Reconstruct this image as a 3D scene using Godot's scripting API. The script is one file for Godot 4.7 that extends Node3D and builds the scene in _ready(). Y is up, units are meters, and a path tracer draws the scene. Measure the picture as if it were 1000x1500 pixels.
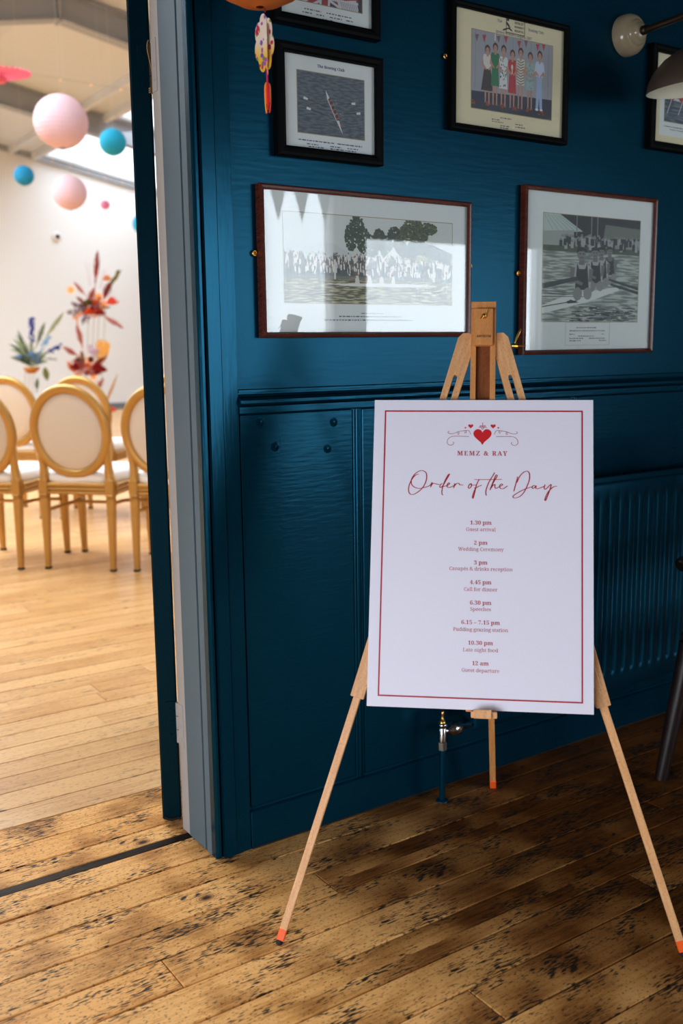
extends Node3D

# ---------------------------------------------------------------- helpers
var rng := RandomNumberGenerator.new()
var taken := {}
var M := {}

func numbered(called: String) -> String:
	var n: int = taken.get(called, 0)
	taken[called] = n + 1
	return called if n == 0 else "%s_%03d" % [called, n]

func begin(smooth := false) -> SurfaceTool:
	var st := SurfaceTool.new()
	st.begin(Mesh.PRIMITIVE_TRIANGLES)
	st.set_smooth_group(1 if smooth else -1)
	return st

func v(st: SurfaceTool, p: Vector3, uv := Vector2.ZERO) -> void:
	st.set_uv(uv)
	st.add_vertex(p)

# a triangle that faces away from the point c
func tri(st: SurfaceTool, a: Vector3, b: Vector3, d: Vector3, c: Vector3) -> void:
	if (d - a).cross(b - a).dot((a + b + d) / 3.0 - c) < 0.0:
		var t := b
		b = d
		d = t
	v(st, a); v(st, b); v(st, d)

func quad(st: SurfaceTool, a: Vector3, b: Vector3, d: Vector3, e: Vector3, c: Vector3) -> void:
	tri(st, a, b, d, c)
	tri(st, a, d, e, c)

# a box with chamfered edges, in the frame x
func box(st: SurfaceTool, size: Vector3, x := Transform3D(), bevel := 0.0) -> void:
	var h := size / 2.0
	var b := minf(bevel, minf(h.x, minf(h.y, h.z)) * 0.9)
	var c := x.origin
	if b <= 0.0:
		for ax in 3:
			for s in [-1.0, 1.0]:
				var q := []
				for k in [[-1, -1], [1, -1], [1, 1], [-1, 1]]:
					var p := Vector3.ZERO
					p[ax] = s * h[ax]
					p[(ax + 1) % 3] = k[0] * h[(ax + 1) % 3]
					p[(ax + 2) % 3] = k[1] * h[(ax + 2) % 3]
					q.append(x * p)
				quad(st, q[0], q[1], q[2], q[3], c)
		return
	for ax in 3:
		var i := (ax + 1) % 3
		var j := (ax + 2) % 3
		for s in [-1.0, 1.0]:
			var q := []
			for k in [[-1, -1], [1, -1], [1, 1], [-1, 1]]:
				var p := Vector3.ZERO
				p[ax] = s * h[ax]
				p[i] = k[0] * (h[i] - b)
				p[j] = k[1] * (h[j] - b)
				q.append(x * p)
			quad(st, q[0], q[1], q[2], q[3], c)
		for s in [-1.0, 1.0]:
			for t in [-1.0, 1.0]:
				var p1 := Vector3.ZERO
				p1[i] = s * h[i]; p1[j] = t * (h[j] - b); p1[ax] = -(h[ax] - b)
				var p2 := Vector3.ZERO
				p2[i] = s * (h[i] - b); p2[j] = t * h[j]; p2[ax] = -(h[ax] - b)
				var p3 := p2; p3[ax] = h[ax] - b
				var p4 := p1; p4[ax] = h[ax] - b
				quad(st, x * p1, x * p2, x * p3, x * p4, c)
	for a in [-1.0, 1.0]:
		for bb in [-1.0, 1.0]:
			for d in [-1.0, 1.0]:
				tri(st, x * Vector3(a * h.x, bb * (h.y - b), d * (h.z - b)), x * Vector3(a * (h.x - b), bb * h.y, d * (h.z - b)), x * Vector3(a * (h.x - b), bb * (h.y - b), d * h.z), c)

func at(x: float, y: float, z: float) -> Transform3D:
	return Transform3D(Basis(), Vector3(x, y, z))

# a tube through points; radii one per point or one for all
func tube(st: SurfaceTool, pts: Array, radii, sides := 8, caps := true, flat := 1.0) -> void:
	var n := pts.size()
	var t0: Vector3 = (pts[1] - pts[0]).normalized()
	var side := t0.cross(Vector3.UP if absf(t0.y) < 0.9 else Vector3.RIGHT).normalized()
	var rings := []
	for i in n:
		var t: Vector3 = (pts[mini(i + 1, n - 1)] - pts[maxi(i - 1, 0)]).normalized()
		side = (side - t * side.dot(t)).normalized()
		var other := t.cross(side)
		var r: float = radii[i] if radii is Array else radii
		var ring := []
		for k in sides:
			var a := TAU * k / sides
			ring.append(pts[i] + (side * cos(a) + other * sin(a) * flat) * r)
		rings.append(ring)
	for i in n - 1:
		var mid: Vector3 = (pts[i] + pts[i + 1]) / 2.0
		for k in sides:
			var l := (k + 1) % sides
			quad(st, rings[i][k], rings[i][l], rings[i + 1][l], rings[i + 1][k], mid)
	if caps:
		st.set_smooth_group(-1)
		for k in range(1, sides - 1):
			tri(st, rings[0][0], rings[0][k], rings[0][k + 1], pts[1])
			tri(st, rings[n - 1][0], rings[n - 1][k], rings[n - 1][k + 1], pts[n - 2])
		st.set_smooth_group(1)

# turn the profile (radius, height) round the y axis of x
func lathe(st: SurfaceTool, prof: Array, segs := 24, x := Transform3D(), wob := 0.0) -> void:
	var uvk := 1.0 / maxf(prof.size() - 1.0, 1.0)
	for i in prof.size() - 1:
		var p: Vector2 = prof[i]
		var q: Vector2 = prof[i + 1]
		for k in segs:
			var a := TAU * k / segs
			var b := TAU * (k + 1) / segs
			var p1 := x * Vector3(p.x * cos(a), p.y, p.x * sin(a))
			var p2 := x * Vector3(p.x * cos(b), p.y, p.x * sin(b))
			var q1 := x * Vector3(q.x * cos(a), q.y, q.x * sin(a))
			var q2 := x * Vector3(q.x * cos(b), q.y, q.x * sin(b))
			var u0 := Vector2(float(k) / segs, i * uvk)
			var u1 := Vector2(float(k + 1) / segs, (i + 1) * uvk)
			# the profile runs upward on the outside
			if p.x > 1e-6:
				v(st, p1, u0); v(st, p2, Vector2(u1.x, u0.y)); v(st, q1, Vector2(u0.x, u1.y))
			if q.x > 1e-6:
				v(st, p2, Vector2(u1.x, u0.y)); v(st, q2, u1); v(st, q1, Vector2(u0.x, u1.y))

# extrude a polygon (x, y) from z0 to z1 in the frame x
func prism(st: SurfaceTool, poly: PackedVector2Array, z0: float, z1: float, x := Transform3D()) -> void:
	var area := 0.0
	for i in poly.size():
		area += poly[i].cross(poly[(i + 1) % poly.size()])
	if area < 0.0:
		poly = poly.duplicate()
		poly.reverse()
	var idx := Geometry2D.triangulate_polygon(poly)
	for i in range(0, idx.size(), 3):
		var a := poly[idx[i]]
		var b := poly[idx[i + 1]]
		var c := poly[idx[i + 2]]
		if (b - a).cross(c - a) < 0.0:
			var t := b
			b = c
			c = t
		# counter-clockwise in x,y seen from +z: clockwise order for the front
		v(st, x * Vector3(a.x, a.y, z1)); v(st, x * Vector3(c.x, c.y, z1)); v(st, x * Vector3(b.x, b.y, z1))
		v(st, x * Vector3(a.x, a.y, z0)); v(st, x * Vector3(b.x, b.y, z0)); v(st, x * Vector3(c.x, c.y, z0))
	for i in poly.size():
		var a := poly[i]
		var b := poly[(i + 1) % poly.size()]
		var a0 := x * Vector3(a.x, a.y, z0)
		var b0 := x * Vector3(b.x, b.y, z0)
		var a1 := x * Vector3(a.x, a.y, z1)
		var b1 := x * Vector3(b.x, b.y, z1)
		v(st, a0); v(st, a1); v(st, b0)
		v(st, b0); v(st, a1); v(st, b1)

func done(st: SurfaceTool) -> ArrayMesh:
	st.generate_normals()
	return st.commit()

# commit a shape as one named mesh
func obj(called: String, st, material: Material, parent: Node = self, x := Transform3D()) -> MeshInstance3D:
	var o := MeshInstance3D.new()
	o.mesh = done(st) if st is SurfaceTool else st
	o.name = numbered(called) if parent == self else called
	o.material_override = material
	o.transform = x
	parent.add_child(o, true)
	return o

func tag(o: Node, label: String, category: String, group := "", kind := "") -> Node:
	if label: o.set_meta("label", label)
	if category: o.set_meta("category", category)
	if group: o.set_meta("group", group)
	if kind: o.set_meta("kind", kind)
	return o

func thing(called: String, label: String, category: String, where := Vector3.ZERO, turn := 0.0, group := "") -> Node3D:
	var o := Node3D.new()
	o.name = numbered(called)
	add_child(o)
	o.position = where
	o.rotation.y = turn
	tag(o, label, category, group)
	return o

func struct(called: String, st, material: Material, parent: Node = self) -> MeshInstance3D:
	var o := obj(called, st, material, parent)
	if parent == self:
		o.name = called
		o.set_meta("kind", "structure")
	return o

func shell(called: String) -> Node3D:
	var o := Node3D.new()
	o.name = called
	add_child(o)
	o.set_meta("kind", "structure")
	return o

func curve(pts: Array, per := 8) -> Array:
	var out := []
	var n := pts.size()
	for i in n - 1:
		var p0 = pts[maxi(i - 1, 0)]
		var p1 = pts[i]
		var p2 = pts[i + 1]
		var p3 = pts[mini(i + 2, n - 1)]
		for k in per:
			var t := float(k) / per
			out.append(p1.cubic_interpolate(p2, p0, p3, t))
	out.append(pts[n - 1])
	return out

# ---------------------------------------------------------------- materials
func mat(color: Color, rough := 0.6, metal := 0.0) -> StandardMaterial3D:
	var m := StandardMaterial3D.new()
	m.albedo_color = color
	m.roughness = rough
	m.metallic = metal
	return m

func rgb8(r: int, g: int, b: int) -> Color:
	return Color(r / 255.0, g / 255.0, b / 255.0)

func noise_bytes(w: int, h: int, sx: int, sy: int, freq: float, seed_: int, oct := 3) -> PackedByteArray:
	var f := FastNoiseLite.new()
	f.seed = seed_
	f.noise_type = FastNoiseLite.TYPE_SIMPLEX_SMOOTH
	f.frequency = freq
	f.fractal_octaves = oct
	var im := f.get_image(maxi(w / sx, 2), maxi(h / sy, 2), false, false, true)
	im.convert(Image.FORMAT_L8)
	if sx != 1 or sy != 1:
		im.resize(w, h, Image.INTERPOLATE_CUBIC)
	return im.get_data()

func tex(im: Image) -> ImageTexture:
	return ImageTexture.create_from_image(im)

# planks: grain along u. wear: how much dark scuffing lies in the open grain
func wood_floor(w: int, h: int, seed_: int, pale: Color, deep: Color, dark: Color, wear: float, amber_pale := Color.BLACK, amber_deep := Color.BLACK) -> Array:
	var streak := noise_bytes(w, h, 24, 1, 0.11, seed_, 3)
	var fine := noise_bytes(w, h, 10, 1, 0.45, seed_ + 1, 2)
	var blot := noise_bytes(w, h, 4, 4, 0.018, seed_ + 2, 3)
	var fleck := noise_bytes(w, h, 5, 1, 0.27, seed_ + 3, 3)
	var patch := noise_bytes(w, h, 3, 1, 0.020, seed_ + 4, 4)
	var dust := noise_bytes(w, h, 2, 1, 0.30, seed_ + 5, 2)
	var out := PackedByteArray()
	out.resize(w * h * 3)
	var relief := PackedByteArray()
	relief.resize(w * h)
	var pr := pale.r; var pg := pale.g; var pb := pale.b
	var er := deep.r - pr; var eg := deep.g - pg; var eb := deep.b - pb
	var o := 0
	var graded := amber_pale.r > 0.0
	var col := PackedFloat32Array()  # weight of the darker amber tones, rising along u away from the doorway
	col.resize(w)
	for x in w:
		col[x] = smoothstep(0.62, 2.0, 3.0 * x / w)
	for i in w * h:
		var g := streak[i] / 255.0
		var f := fine[i] / 255.0
		var t := clampf((g - 0.35) * 0.9 + (f - 0.5) * 0.85 + (blot[i] / 255.0 - 0.5) * 0.9, 0.0, 1.0)
		var k := (fleck[i] + patch[i] * 0.8 - 127.0 * 1.8) / 127.0 + (f - 0.5) * 0.7
		var a := 0.0
		if graded:
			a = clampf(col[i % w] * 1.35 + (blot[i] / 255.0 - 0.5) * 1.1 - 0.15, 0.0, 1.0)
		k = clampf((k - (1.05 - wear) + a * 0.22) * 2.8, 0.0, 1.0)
		var k2 := clampf((dust[i] / 255.0 - 0.76 + wear * 0.10) * 6.0, 0.0, 0.8)
		k = maxf(k, k2 * (0.5 + 0.5 * g)) * 0.93
		var r := pr + er * t
		var gg := pg + eg * t
		var b := pb + eb * t
		if graded:
			r += (amber_pale.r + (amber_deep.r - amber_pale.r) * t - r) * a
			gg += (amber_pale.g + (amber_deep.g - amber_pale.g) * t - gg) * a
			b += (amber_pale.b + (amber_deep.b - amber_pale.b) * t - b) * a
		out[o] = int(255.0 * (r + (dark.r - r) * k))
		out[o + 1] = int(255.0 * (gg + (dark.g - gg) * k))
		out[o + 2] = int(255.0 * (b + (dark.b - b) * k))
		o += 3
		relief[i] = int(clampf(170.0 + (0.5 - f) * 60.0 - k * 110.0, 0.0, 255.0))
	return [Image.create_from_data(w, h, false, Image.FORMAT_RGB8, out), Image.create_from_data(w, h, false, Image.FORMAT_L8, relief)]

# a knot in a board, with its rings
func knot(im: Image, cx: int, cy: int, rad: float, col: Color) -> void:
	for y in range(maxi(0, cy - int(rad * 2.0)), mini(im.get_height(), cy + int(rad * 2.0))):
		for x in range(maxi(0, cx - int(rad * 4.5)), mini(im.get_width(), cx + int(rad * 4.5))):
			var d := Vector2((x - cx) / 1.5, (y - cy)).length() / rad
			if d > 1.9: continue
			var ring := 0.5 + 0.5 * cos(d * 17.0)
			var k := clampf(1.25 - d, 0.0, 0.9) if d < 1.0 else ring * 0.6 * clampf(1.9 - d, 0.0, 1.0)
			im.set_pixel(x, y, im.get_pixel(x, y).lerp(col, k))

func grain(w: int, h: int, seed_: int, a: Color, b: Color, along_v: bool, specks := 0.0) -> Image:
	var n1 := noise_bytes(w, h, 1 if along_v else 16, 16 if along_v else 1, 0.07, seed_, 3)
	var n2 := noise_bytes(w, h, 1 if along_v else 6, 6 if along_v else 1, 0.35, seed_ + 1, 2)
	var out := PackedByteArray()
	out.resize(w * h * 3)
	for i in w * h:
		var t := clampf(n1[i] / 255.0 * 0.7 + n2[i] / 255.0 * 0.6 - 0.15, 0.0, 1.0)
		if n2[i] / 255.0 > 0.80: t += specks
		out[i * 3] = int(clampf((a.r + (b.r - a.r) * t) * 255.0, 0, 255))
		out[i * 3 + 1] = int(clampf((a.g + (b.g - a.g) * t) * 255.0, 0, 255))
		out[i * 3 + 2] = int(clampf((a.b + (b.b - a.b) * t) * 255.0, 0, 255))
	return Image.create_from_data(w, h, false, Image.FORMAT_RGB8, out)

func wood(im: Image, rough: float, scale: float) -> StandardMaterial3D:
	var m := mat(Color.WHITE, rough)
	m.albedo_texture = tex(im)
	m.uv1_triplanar = true
	m.uv1_scale = Vector3.ONE * scale
	return m

func relief(m: StandardMaterial3D, t: Texture2D, cm: float) -> void:
	m.heightmap_enabled = true
	m.heightmap_texture = t
	m.heightmap_scale = cm

func painted(color: Color, rough: float, bumps: Texture2D, cm: float, scale: float, sheen := 0.0) -> StandardMaterial3D:
	var m := mat(color, rough)
	m.metallic = sheen
	m.metallic_specular = 0.28
	m.uv1_triplanar = true
	m.uv1_world_triplanar = true
	m.uv1_scale = Vector3.ONE * scale
	relief(m, bumps, cm)
	return m

func make_materials() -> void:
	var nb := noise_bytes(512, 512, 8, 1, 0.10, 31, 3)
	var nc := noise_bytes(512, 512, 1, 1, 0.02, 32, 3)
	var mix_ := PackedByteArray()
	mix_.resize(512 * 512)
	for i in 512 * 512:
		mix_[i] = int(nb[i] * 0.6 + nc[i] * 0.4)
	var brushed := tex(Image.create_from_data(512, 512, false, Image.FORMAT_L8, mix_))
	var nv := noise_bytes(512, 512, 1, 8, 0.10, 33, 3)
	for i in 512 * 512:
		mix_[i] = int(nv[i] * 0.6 + nc[i] * 0.4)
	var brushed_up := tex(Image.create_from_data(512, 512, false, Image.FORMAT_L8, mix_))
	var teal := Color(0.0, 0.218, 0.298)
	M.wall = painted(teal, 0.30, brushed, 0.022, 1.3, 0.62)
	M.panel = painted(teal, 0.24, brushed, 0.030, 1.8, 0.62)
	M.teal_up = painted(teal, 0.22, brushed_up, 0.025, 1.8, 0.62)
	M.radiator = painted(teal, 0.33, brushed_up, 0.008, 2.0, 0.62)
	M.door = painted(Color(0.0, 0.15, 0.20), 0.42, brushed_up, 0.02, 2.2, 0.62)
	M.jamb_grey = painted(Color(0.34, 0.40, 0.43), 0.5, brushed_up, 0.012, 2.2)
	M.jamb_white = painted(Color(0.66, 0.63, 0.61), 0.5, brushed_up, 0.012, 2.2)
	M.white_wall = painted(Color(0.90, 0.90, 0.895), 0.8, brushed, 0.01, 0.6)
	M.ceiling_board = mat(Color(0.80, 0.82, 0.84), 0.75)
	M.steel = mat(Color(0.60, 0.62, 0.65), 0.6)
	M.near_ceiling = mat(Color(0.03, 0.10, 0.13), 0.8)
	M.dark_wall = mat(Color(0.02, 0.16, 0.21), 0.7)
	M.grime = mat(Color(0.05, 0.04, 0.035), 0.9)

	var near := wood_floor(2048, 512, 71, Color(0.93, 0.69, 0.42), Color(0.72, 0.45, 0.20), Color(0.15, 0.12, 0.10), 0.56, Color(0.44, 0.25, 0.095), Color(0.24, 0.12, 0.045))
	for k in 9:
		knot(near[0], rng.randi_range(80, 1960), 34 + 68 * rng.randi_range(0, 6), rng.randf_range(4.0, 7.5), Color(0.16, 0.08, 0.04))
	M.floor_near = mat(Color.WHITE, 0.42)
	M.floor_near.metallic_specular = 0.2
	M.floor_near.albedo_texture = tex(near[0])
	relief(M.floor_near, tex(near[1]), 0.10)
	var far := wood_floor(1024, 512, 91, Color(0.88, 0.68, 0.45), Color(0.72, 0.50, 0.28), Color(0.30, 0.22, 0.17), 0.30)
	M.floor_far = mat(Color.WHITE, 0.33)
	M.floor_far.albedo_texture = tex(far[0])
	relief(M.floor_far, tex(far[1]), 0.04)
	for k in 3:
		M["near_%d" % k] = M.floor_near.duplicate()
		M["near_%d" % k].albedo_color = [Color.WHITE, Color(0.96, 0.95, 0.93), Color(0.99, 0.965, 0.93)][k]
		M["far_%d" % k] = M.floor_far.duplicate()
		M["far_%d" % k].albedo_color = [Color(0.98, 0.98, 0.98), Color(0.94, 0.925, 0.905), Color(0.96, 0.945, 0.92)][k]
	M.floor_dark = M.floor_near.duplicate()
	M.floor_dark.albedo_color = Color(0.36, 0.40, 0.48)

	M.beech = wood(grain(256, 512, 5, Color(0.88, 0.61, 0.36), Color(0.75, 0.46, 0.23), true, 0.35), 0.45, 4.0)
	M.beech_pale = wood(grain(256, 512, 8, Color(0.92, 0.70, 0.49), Color(0.81, 0.56, 0.35), true, 0.8), 0.5, 5.0)
	M.beech_dark = wood(grain(256, 512, 6, Color(0.62, 0.36, 0.17), Color(0.42, 0.20, 0.08), true, 0.3), 0.45, 4.0)
	M.mahogany = wood(grain(256, 256, 7, Color(0.42, 0.19, 0.13), Color(0.24, 0.10, 0.07), false, 0.3), 0.22, 5.0)
	M.old_wood = wood(grain(256, 256, 9, Color(0.15, 0.075, 0.045), Color(0.07, 0.035, 0.02), true, 0.2), 0.4, 4.0)
	M.black_frame = mat(Color(0.03, 0.03, 0.032), 0.55)
	M.black_frame.metallic_specular = 0.18
	M.mount_cool = mat(Color(0.88, 0.90, 0.89), 0.8)
	M.mount_cream = mat(Color(0.90, 0.85, 0.70), 0.8)
	M.glass = mat(Color(1, 1, 1, 0.03), 0.0)
	M.glass.transparency = BaseMaterial3D.TRANSPARENCY_ALPHA
	M.brass = mat(Color(0.86, 0.64, 0.30), 0.28, 1.0)
	M.old_brass = mat(Color(0.42, 0.33, 0.22), 0.42, 1.0)
	M.chrome = mat(Color(0.80, 0.80, 0.80), 0.18, 1.0)
	M.nickel = mat(Color(0.55, 0.52, 0.48), 0.35, 1.0)
	M.card = mat(Color(0.90, 0.87, 0.915), 0.55)
	M.red = mat(Color(0.80, 0.03, 0.07), 0.5)
	M.text_red = mat(Color(0.66, 0.02, 0.08), 0.5)
	M.burnt = mat(Color(0.16, 0.07, 0.03), 0.7)
	M.orange_rubber = mat(Color(0.98, 0.36, 0.08), 0.5)
	M.rubber = mat(Color(0.03, 0.03, 0.03), 0.7)
	M.gold = mat(Color(0.74, 0.56, 0.29), 0.36, 0.55)
	M.cream_cloth = mat(Color(0.86, 0.80, 0.73), 0.85)
	M.white_cloth = mat(Color(0.94, 0.92, 0.90), 0.9)
	M.enamel = mat(Color(0.62, 0.55, 0.44), 0.18)
	M.enamel_white = mat(Color(0.82, 0.80, 0.72), 0.15)
	M.shade_brown = mat(Color(0.30, 0.24, 0.19), 0.4)
	M.bronze = mat(Color(0.24, 0.17, 0.12), 0.4, 0.7)
	M.twine = mat(Color(0.66, 0.52, 0.34), 0.9)

func paper(c: Color, glow := 0.5) -> StandardMaterial3D:
	var m := mat(c, 0.8)
	m.backlight_enabled = true
	m.backlight = c * glow
	return m

# ---------------------------------------------------------------- the scene
func _ready() -> void:
	rng.seed = 4711
	# camera: 35 mm lens, about chest height
	var cam := Camera3D.new()
	cam.name = "camera"
	add_child(cam)
	var yaw := deg_to_rad(34.139)
	var pitch := deg_to_rad(9.431)
	var roll := deg_to_rad(-0.7236)
	var fwd := Vector3(sin(yaw) * cos(pitch), -sin(pitch), -cos(yaw) * cos(pitch))
	var rt := Vector3(cos(yaw), 0, sin(yaw))
	var up := rt.cross(fwd)
	cam.transform = Transform3D(Basis(rt * cos(roll) + up * sin(roll), up * cos(roll) - rt * sin(roll), -fwd), Vector3(0, 1.13, 1.881))
	cam.keep_aspect = Camera3D.KEEP_HEIGHT
	cam.fov = 54.45
	cam.near = 0.05
	cam.far = 200.0
	var lens := CameraAttributesPhysical.new()
	lens.frustum_focal_length = 23.32
	lens.exposure_aperture = 2.2
	lens.frustum_focus_distance = 2.15
	cam.attributes = lens
	cam.current = true

	# overcast sky
	var world := WorldEnvironment.new()
	world.name = "world"
	var env := Environment.new()
	env.background_mode = Environment.BG_SKY
	var sky := Sky.new()
	var air := ProceduralSkyMaterial.new()
	air.sky_top_color = Color(0.80, 0.86, 0.93)
	air.sky_horizon_color = Color(0.93, 0.95, 0.97)
	air.ground_bottom_color = Color(0.35, 0.36, 0.34)
	air.ground_horizon_color = Color(0.60, 0.62, 0.60)
	air.energy_multiplier = 3.0
	sky.sky_material = air
	env.sky = sky
	env.tonemap_mode = Environment.TONE_MAPPER_LINEAR
	env.tonemap_exposure = 1.0
	env.sdfgi_enabled = true
	env.ssao_enabled = true
	env.ssil_enabled = true
	world.environment = env
	add_child(world)

	# daylight through hall skylights and near-room windows; the left window is added
	daylight("skylight_right", Vector3(8.2, 4.75, -9.2), Vector3(0.19, -1, 0), Vector2(4.2, 14.0), 48.0, Color(0.92, 0.965, 1.0))
	daylight("skylight_left", Vector3(-0.3, 4.75, -9.0), Vector3(-0.19, -1, 0), Vector2(4.2, 12.0), 172.0, Color(0.92, 0.965, 1.0))
	daylight("added_daylight_left", Vector3(-1.66, 0.68, 1.8), Vector3(1, 0, 0), Vector2(2.2, 1.15), 11.0, Color(0.90, 0.95, 1.0))  # unseen low window, added to light the sign and leave the floor dim
	daylight("window_daylight_middle", Vector3(3.37, 1.25, 4.45), Vector3(0, 0, -1), Vector2(1.56, 2.02), 6.0, Color(0.90, 0.96, 1.0))
	daylight("window_daylight_right", Vector3(5.3, 1.37, 4.45), Vector3(0, 0, -1), Vector2(1.92, 1.18), 4.4, Color(0.90, 0.96, 1.0))

	make_materials()
	near_room()
	far_room()
	build_floor()
	pictures()
	easel_and_sign()
	build_radiator()
	wall_lamp()
	hanging_decorations()
	chairs()
	lanterns()
	flowers()
	hall_details()
	near_furniture()

func daylight(called: String, where: Vector3, towards: Vector3, size: Vector2, energy: float, c: Color) -> void:
	var l := AreaLight3D.new()
	l.name = called
	l.area_size = size
	l.area_normalize_energy = true
	l.light_energy = energy
	l.light_color = c
	l.shadow_enabled = true
	l.area_range = 60.0
	add_child(l)
	var z := -towards.normalized()
	var x := (Vector3.UP if absf(z.y) < 0.9 else Vector3.BACK).cross(z).normalized()
	l.transform = Transform3D(Basis(x, z.cross(x), z), where)

# ---------------------------------------------------------------- rooms
func near_room() -> void:
	# teal wall with the doorway in it
	var w := shell("wall_back")
	var st := begin()
	box(st, Vector3(5.66, 2.7, 0.2), at(0.94 + 2.83, 1.35, -0.1))
	struct("plaster", st, M.wall, w)
	st = begin()
	box(st, Vector3(2.25, 2.7, 0.2), at(-0.76 - 1.125, 1.35, -0.1))
	box(st, Vector3(1.70, 0.55, 0.2), at(0.09, 2.425, -0.1))
	struct("plaster_beside_doorway", st, M.wall, w)
	# lower boarding, in sheets parted by beaded battens, with old screw heads under the paint
	var sheets := shell("trim_1")
	for s in [[1.012, 1.3055], [1.3315, 2.02], [2.042, 3.3], [3.322, 6.6]]:
		st = begin()
		box(st, Vector3(s[1] - s[0] - 0.001, 0.89, 0.008), at((s[0] + s[1]) / 2.0, 0.544, 0.002), 0.002)
		struct("panel", st, M.panel, sheets)
	for x in [1.3185, 2.031, 3.311]:
		st = begin(true)
		for k in [[-0.0085, 0.0045], [0.0, 0.006], [0.0085, 0.0045]]:
			tube(st, [Vector3(x + k[0], 0.095, 0.0035), Vector3(x + k[0], 0.988, 0.0035)], k[1], 10)
		struct("batten", st, M.panel, sheets)
	for p in [[1.063, 0.972], [1.253, 0.962], [1.098, 0.916], [1.235, 0.903]]:
		st = begin(true)
		lathe(st, [Vector2(0.011, 0), Vector2(0.007, 0.0008), Vector2(0.0035, 0.0022), Vector2(0.0, 0.0026)], 14, Transform3D(Basis(Vector3.RIGHT, PI / 2), Vector3(p[0], p[1], 0.006)))
		struct("screw_head", st, M.panel, sheets)
	# dado rail
	st = begin()
	var prof := PackedVector2Array([Vector2(0, 0.990), Vector2(0.012, 0.990), Vector2(0.015, 0.993), Vector2(0.015, 1.006), Vector2(0.011, 1.008), Vector2(0.017, 1.010), Vector2(0.021, 1.014), Vector2(0.021, 1.020), Vector2(0.016, 1.025), Vector2(0.010, 1.028), Vector2(0.0075, 1.033), Vector2(0.0075, 1.0355), Vector2(0.012, 1.0365), Vector2(0.012, 1.0415), Vector2(0.010, 1.0435), Vector2(0, 1.0435)])
	prism(st, prof, 1.009, 6.6, Transform3D(Basis(Vector3(0, 0, 1), Vector3(0, 1, 0), Vector3(-1, 0, 0)), Vector3(7.609, 0, 0)))
	struct("trim_2", st, M.panel)
	# skirting
	st = begin()
	box(st, Vector3(5.58, 0.091, 0.016), at(1.011 + 2.79, 0.0455, 0.003), 0.002)
	struct("baseboard_back", st, M.panel)
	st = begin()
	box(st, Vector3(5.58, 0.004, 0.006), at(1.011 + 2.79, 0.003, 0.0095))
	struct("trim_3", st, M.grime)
	# architrave, jamb and stops of the doorway: vertical members
	var jamb := shell("trim_4")
	upright(jamb, "architrave", [0.940, 0.0, 0.940, 0.0155, 0.9695, 0.0145, 0.972, 0.0120, 1.008, 0.0105, 1.0085, 0.0], M.teal_up)
	upright(jamb, "bead", [0.9225, -0.016, 0.9225, 0.002, 0.9245, 0.006, 0.9285, 0.0085, 0.934, 0.0085, 0.936, 0.006, 0.936, -0.016], M.teal_up)
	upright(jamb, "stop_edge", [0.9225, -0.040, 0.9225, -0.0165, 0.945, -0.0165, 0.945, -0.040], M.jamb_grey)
	upright(jamb, "groove", [0.932, -0.060, 0.932, -0.030, 0.945, -0.030, 0.945, -0.060], M.door)
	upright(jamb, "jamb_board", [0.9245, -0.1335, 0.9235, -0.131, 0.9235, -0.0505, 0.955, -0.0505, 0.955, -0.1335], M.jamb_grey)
	upright(jamb, "rebate", [0.9275, -0.1745, 0.9245, -0.1715, 0.9245, -0.1345, 0.955, -0.1345, 0.955, -0.200, 0.943, -0.200], M.jamb_white)
	# the other side of the doorway
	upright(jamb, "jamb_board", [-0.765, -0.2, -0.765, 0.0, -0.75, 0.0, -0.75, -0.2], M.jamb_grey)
	upright(jamb, "architrave", [-0.835, 0.0, -0.835, 0.015, -0.765, 0.015, -0.765, 0.0], M.teal_up)
	door_leaf()
	# the shell of the near room, outside the frame
	st = begin()
	box(st, Vector3(8.4, 0.12, 4.6), at(2.55, 2.66, 2.2))
	struct("ceiling", st, M.near_ceiling)
	st = begin()
	for r in [[-0.1, 0.7, 0.0, 2.7], [0.7, 2.9, 0.0, 0.1], [0.7, 2.9, 1.26, 2.7], [2.9, 4.4, 0.0, 2.7]]:
		box(st, Vector3(0.15, r[3] - r[2], r[1] - r[0]), at(-1.525, (r[2] + r[3]) / 2.0, (r[0] + r[1]) / 2.0))
	struct("wall_left", st, M.dark_wall)
	st = begin()
	box(st, Vector3(0.15, 2.7, 4.5), at(6.675, 1.35, 2.15))
	struct("wall_right", st, M.dark_wall)
	# window wall behind the camera
	st = begin()
	for r in [[-1.6, 2.59, 0, 2.7], [2.59, 4.15, 0, 0.24], [2.59, 4.15, 2.26, 2.7], [4.15, 4.34, 0, 2.7], [4.34, 6.26, 0, 0.78], [4.34, 6.26, 1.96, 2.7], [6.26, 6.75, 0, 2.7]]:
		box(st, Vector3(r[1] - r[0], r[3] - r[2], 0.16), at((r[0] + r[1]) / 2.0, (r[2] + r[3]) / 2.0, 4.3))
	struct("wall_front", st, M.dark_wall)
	var n := 1
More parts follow.
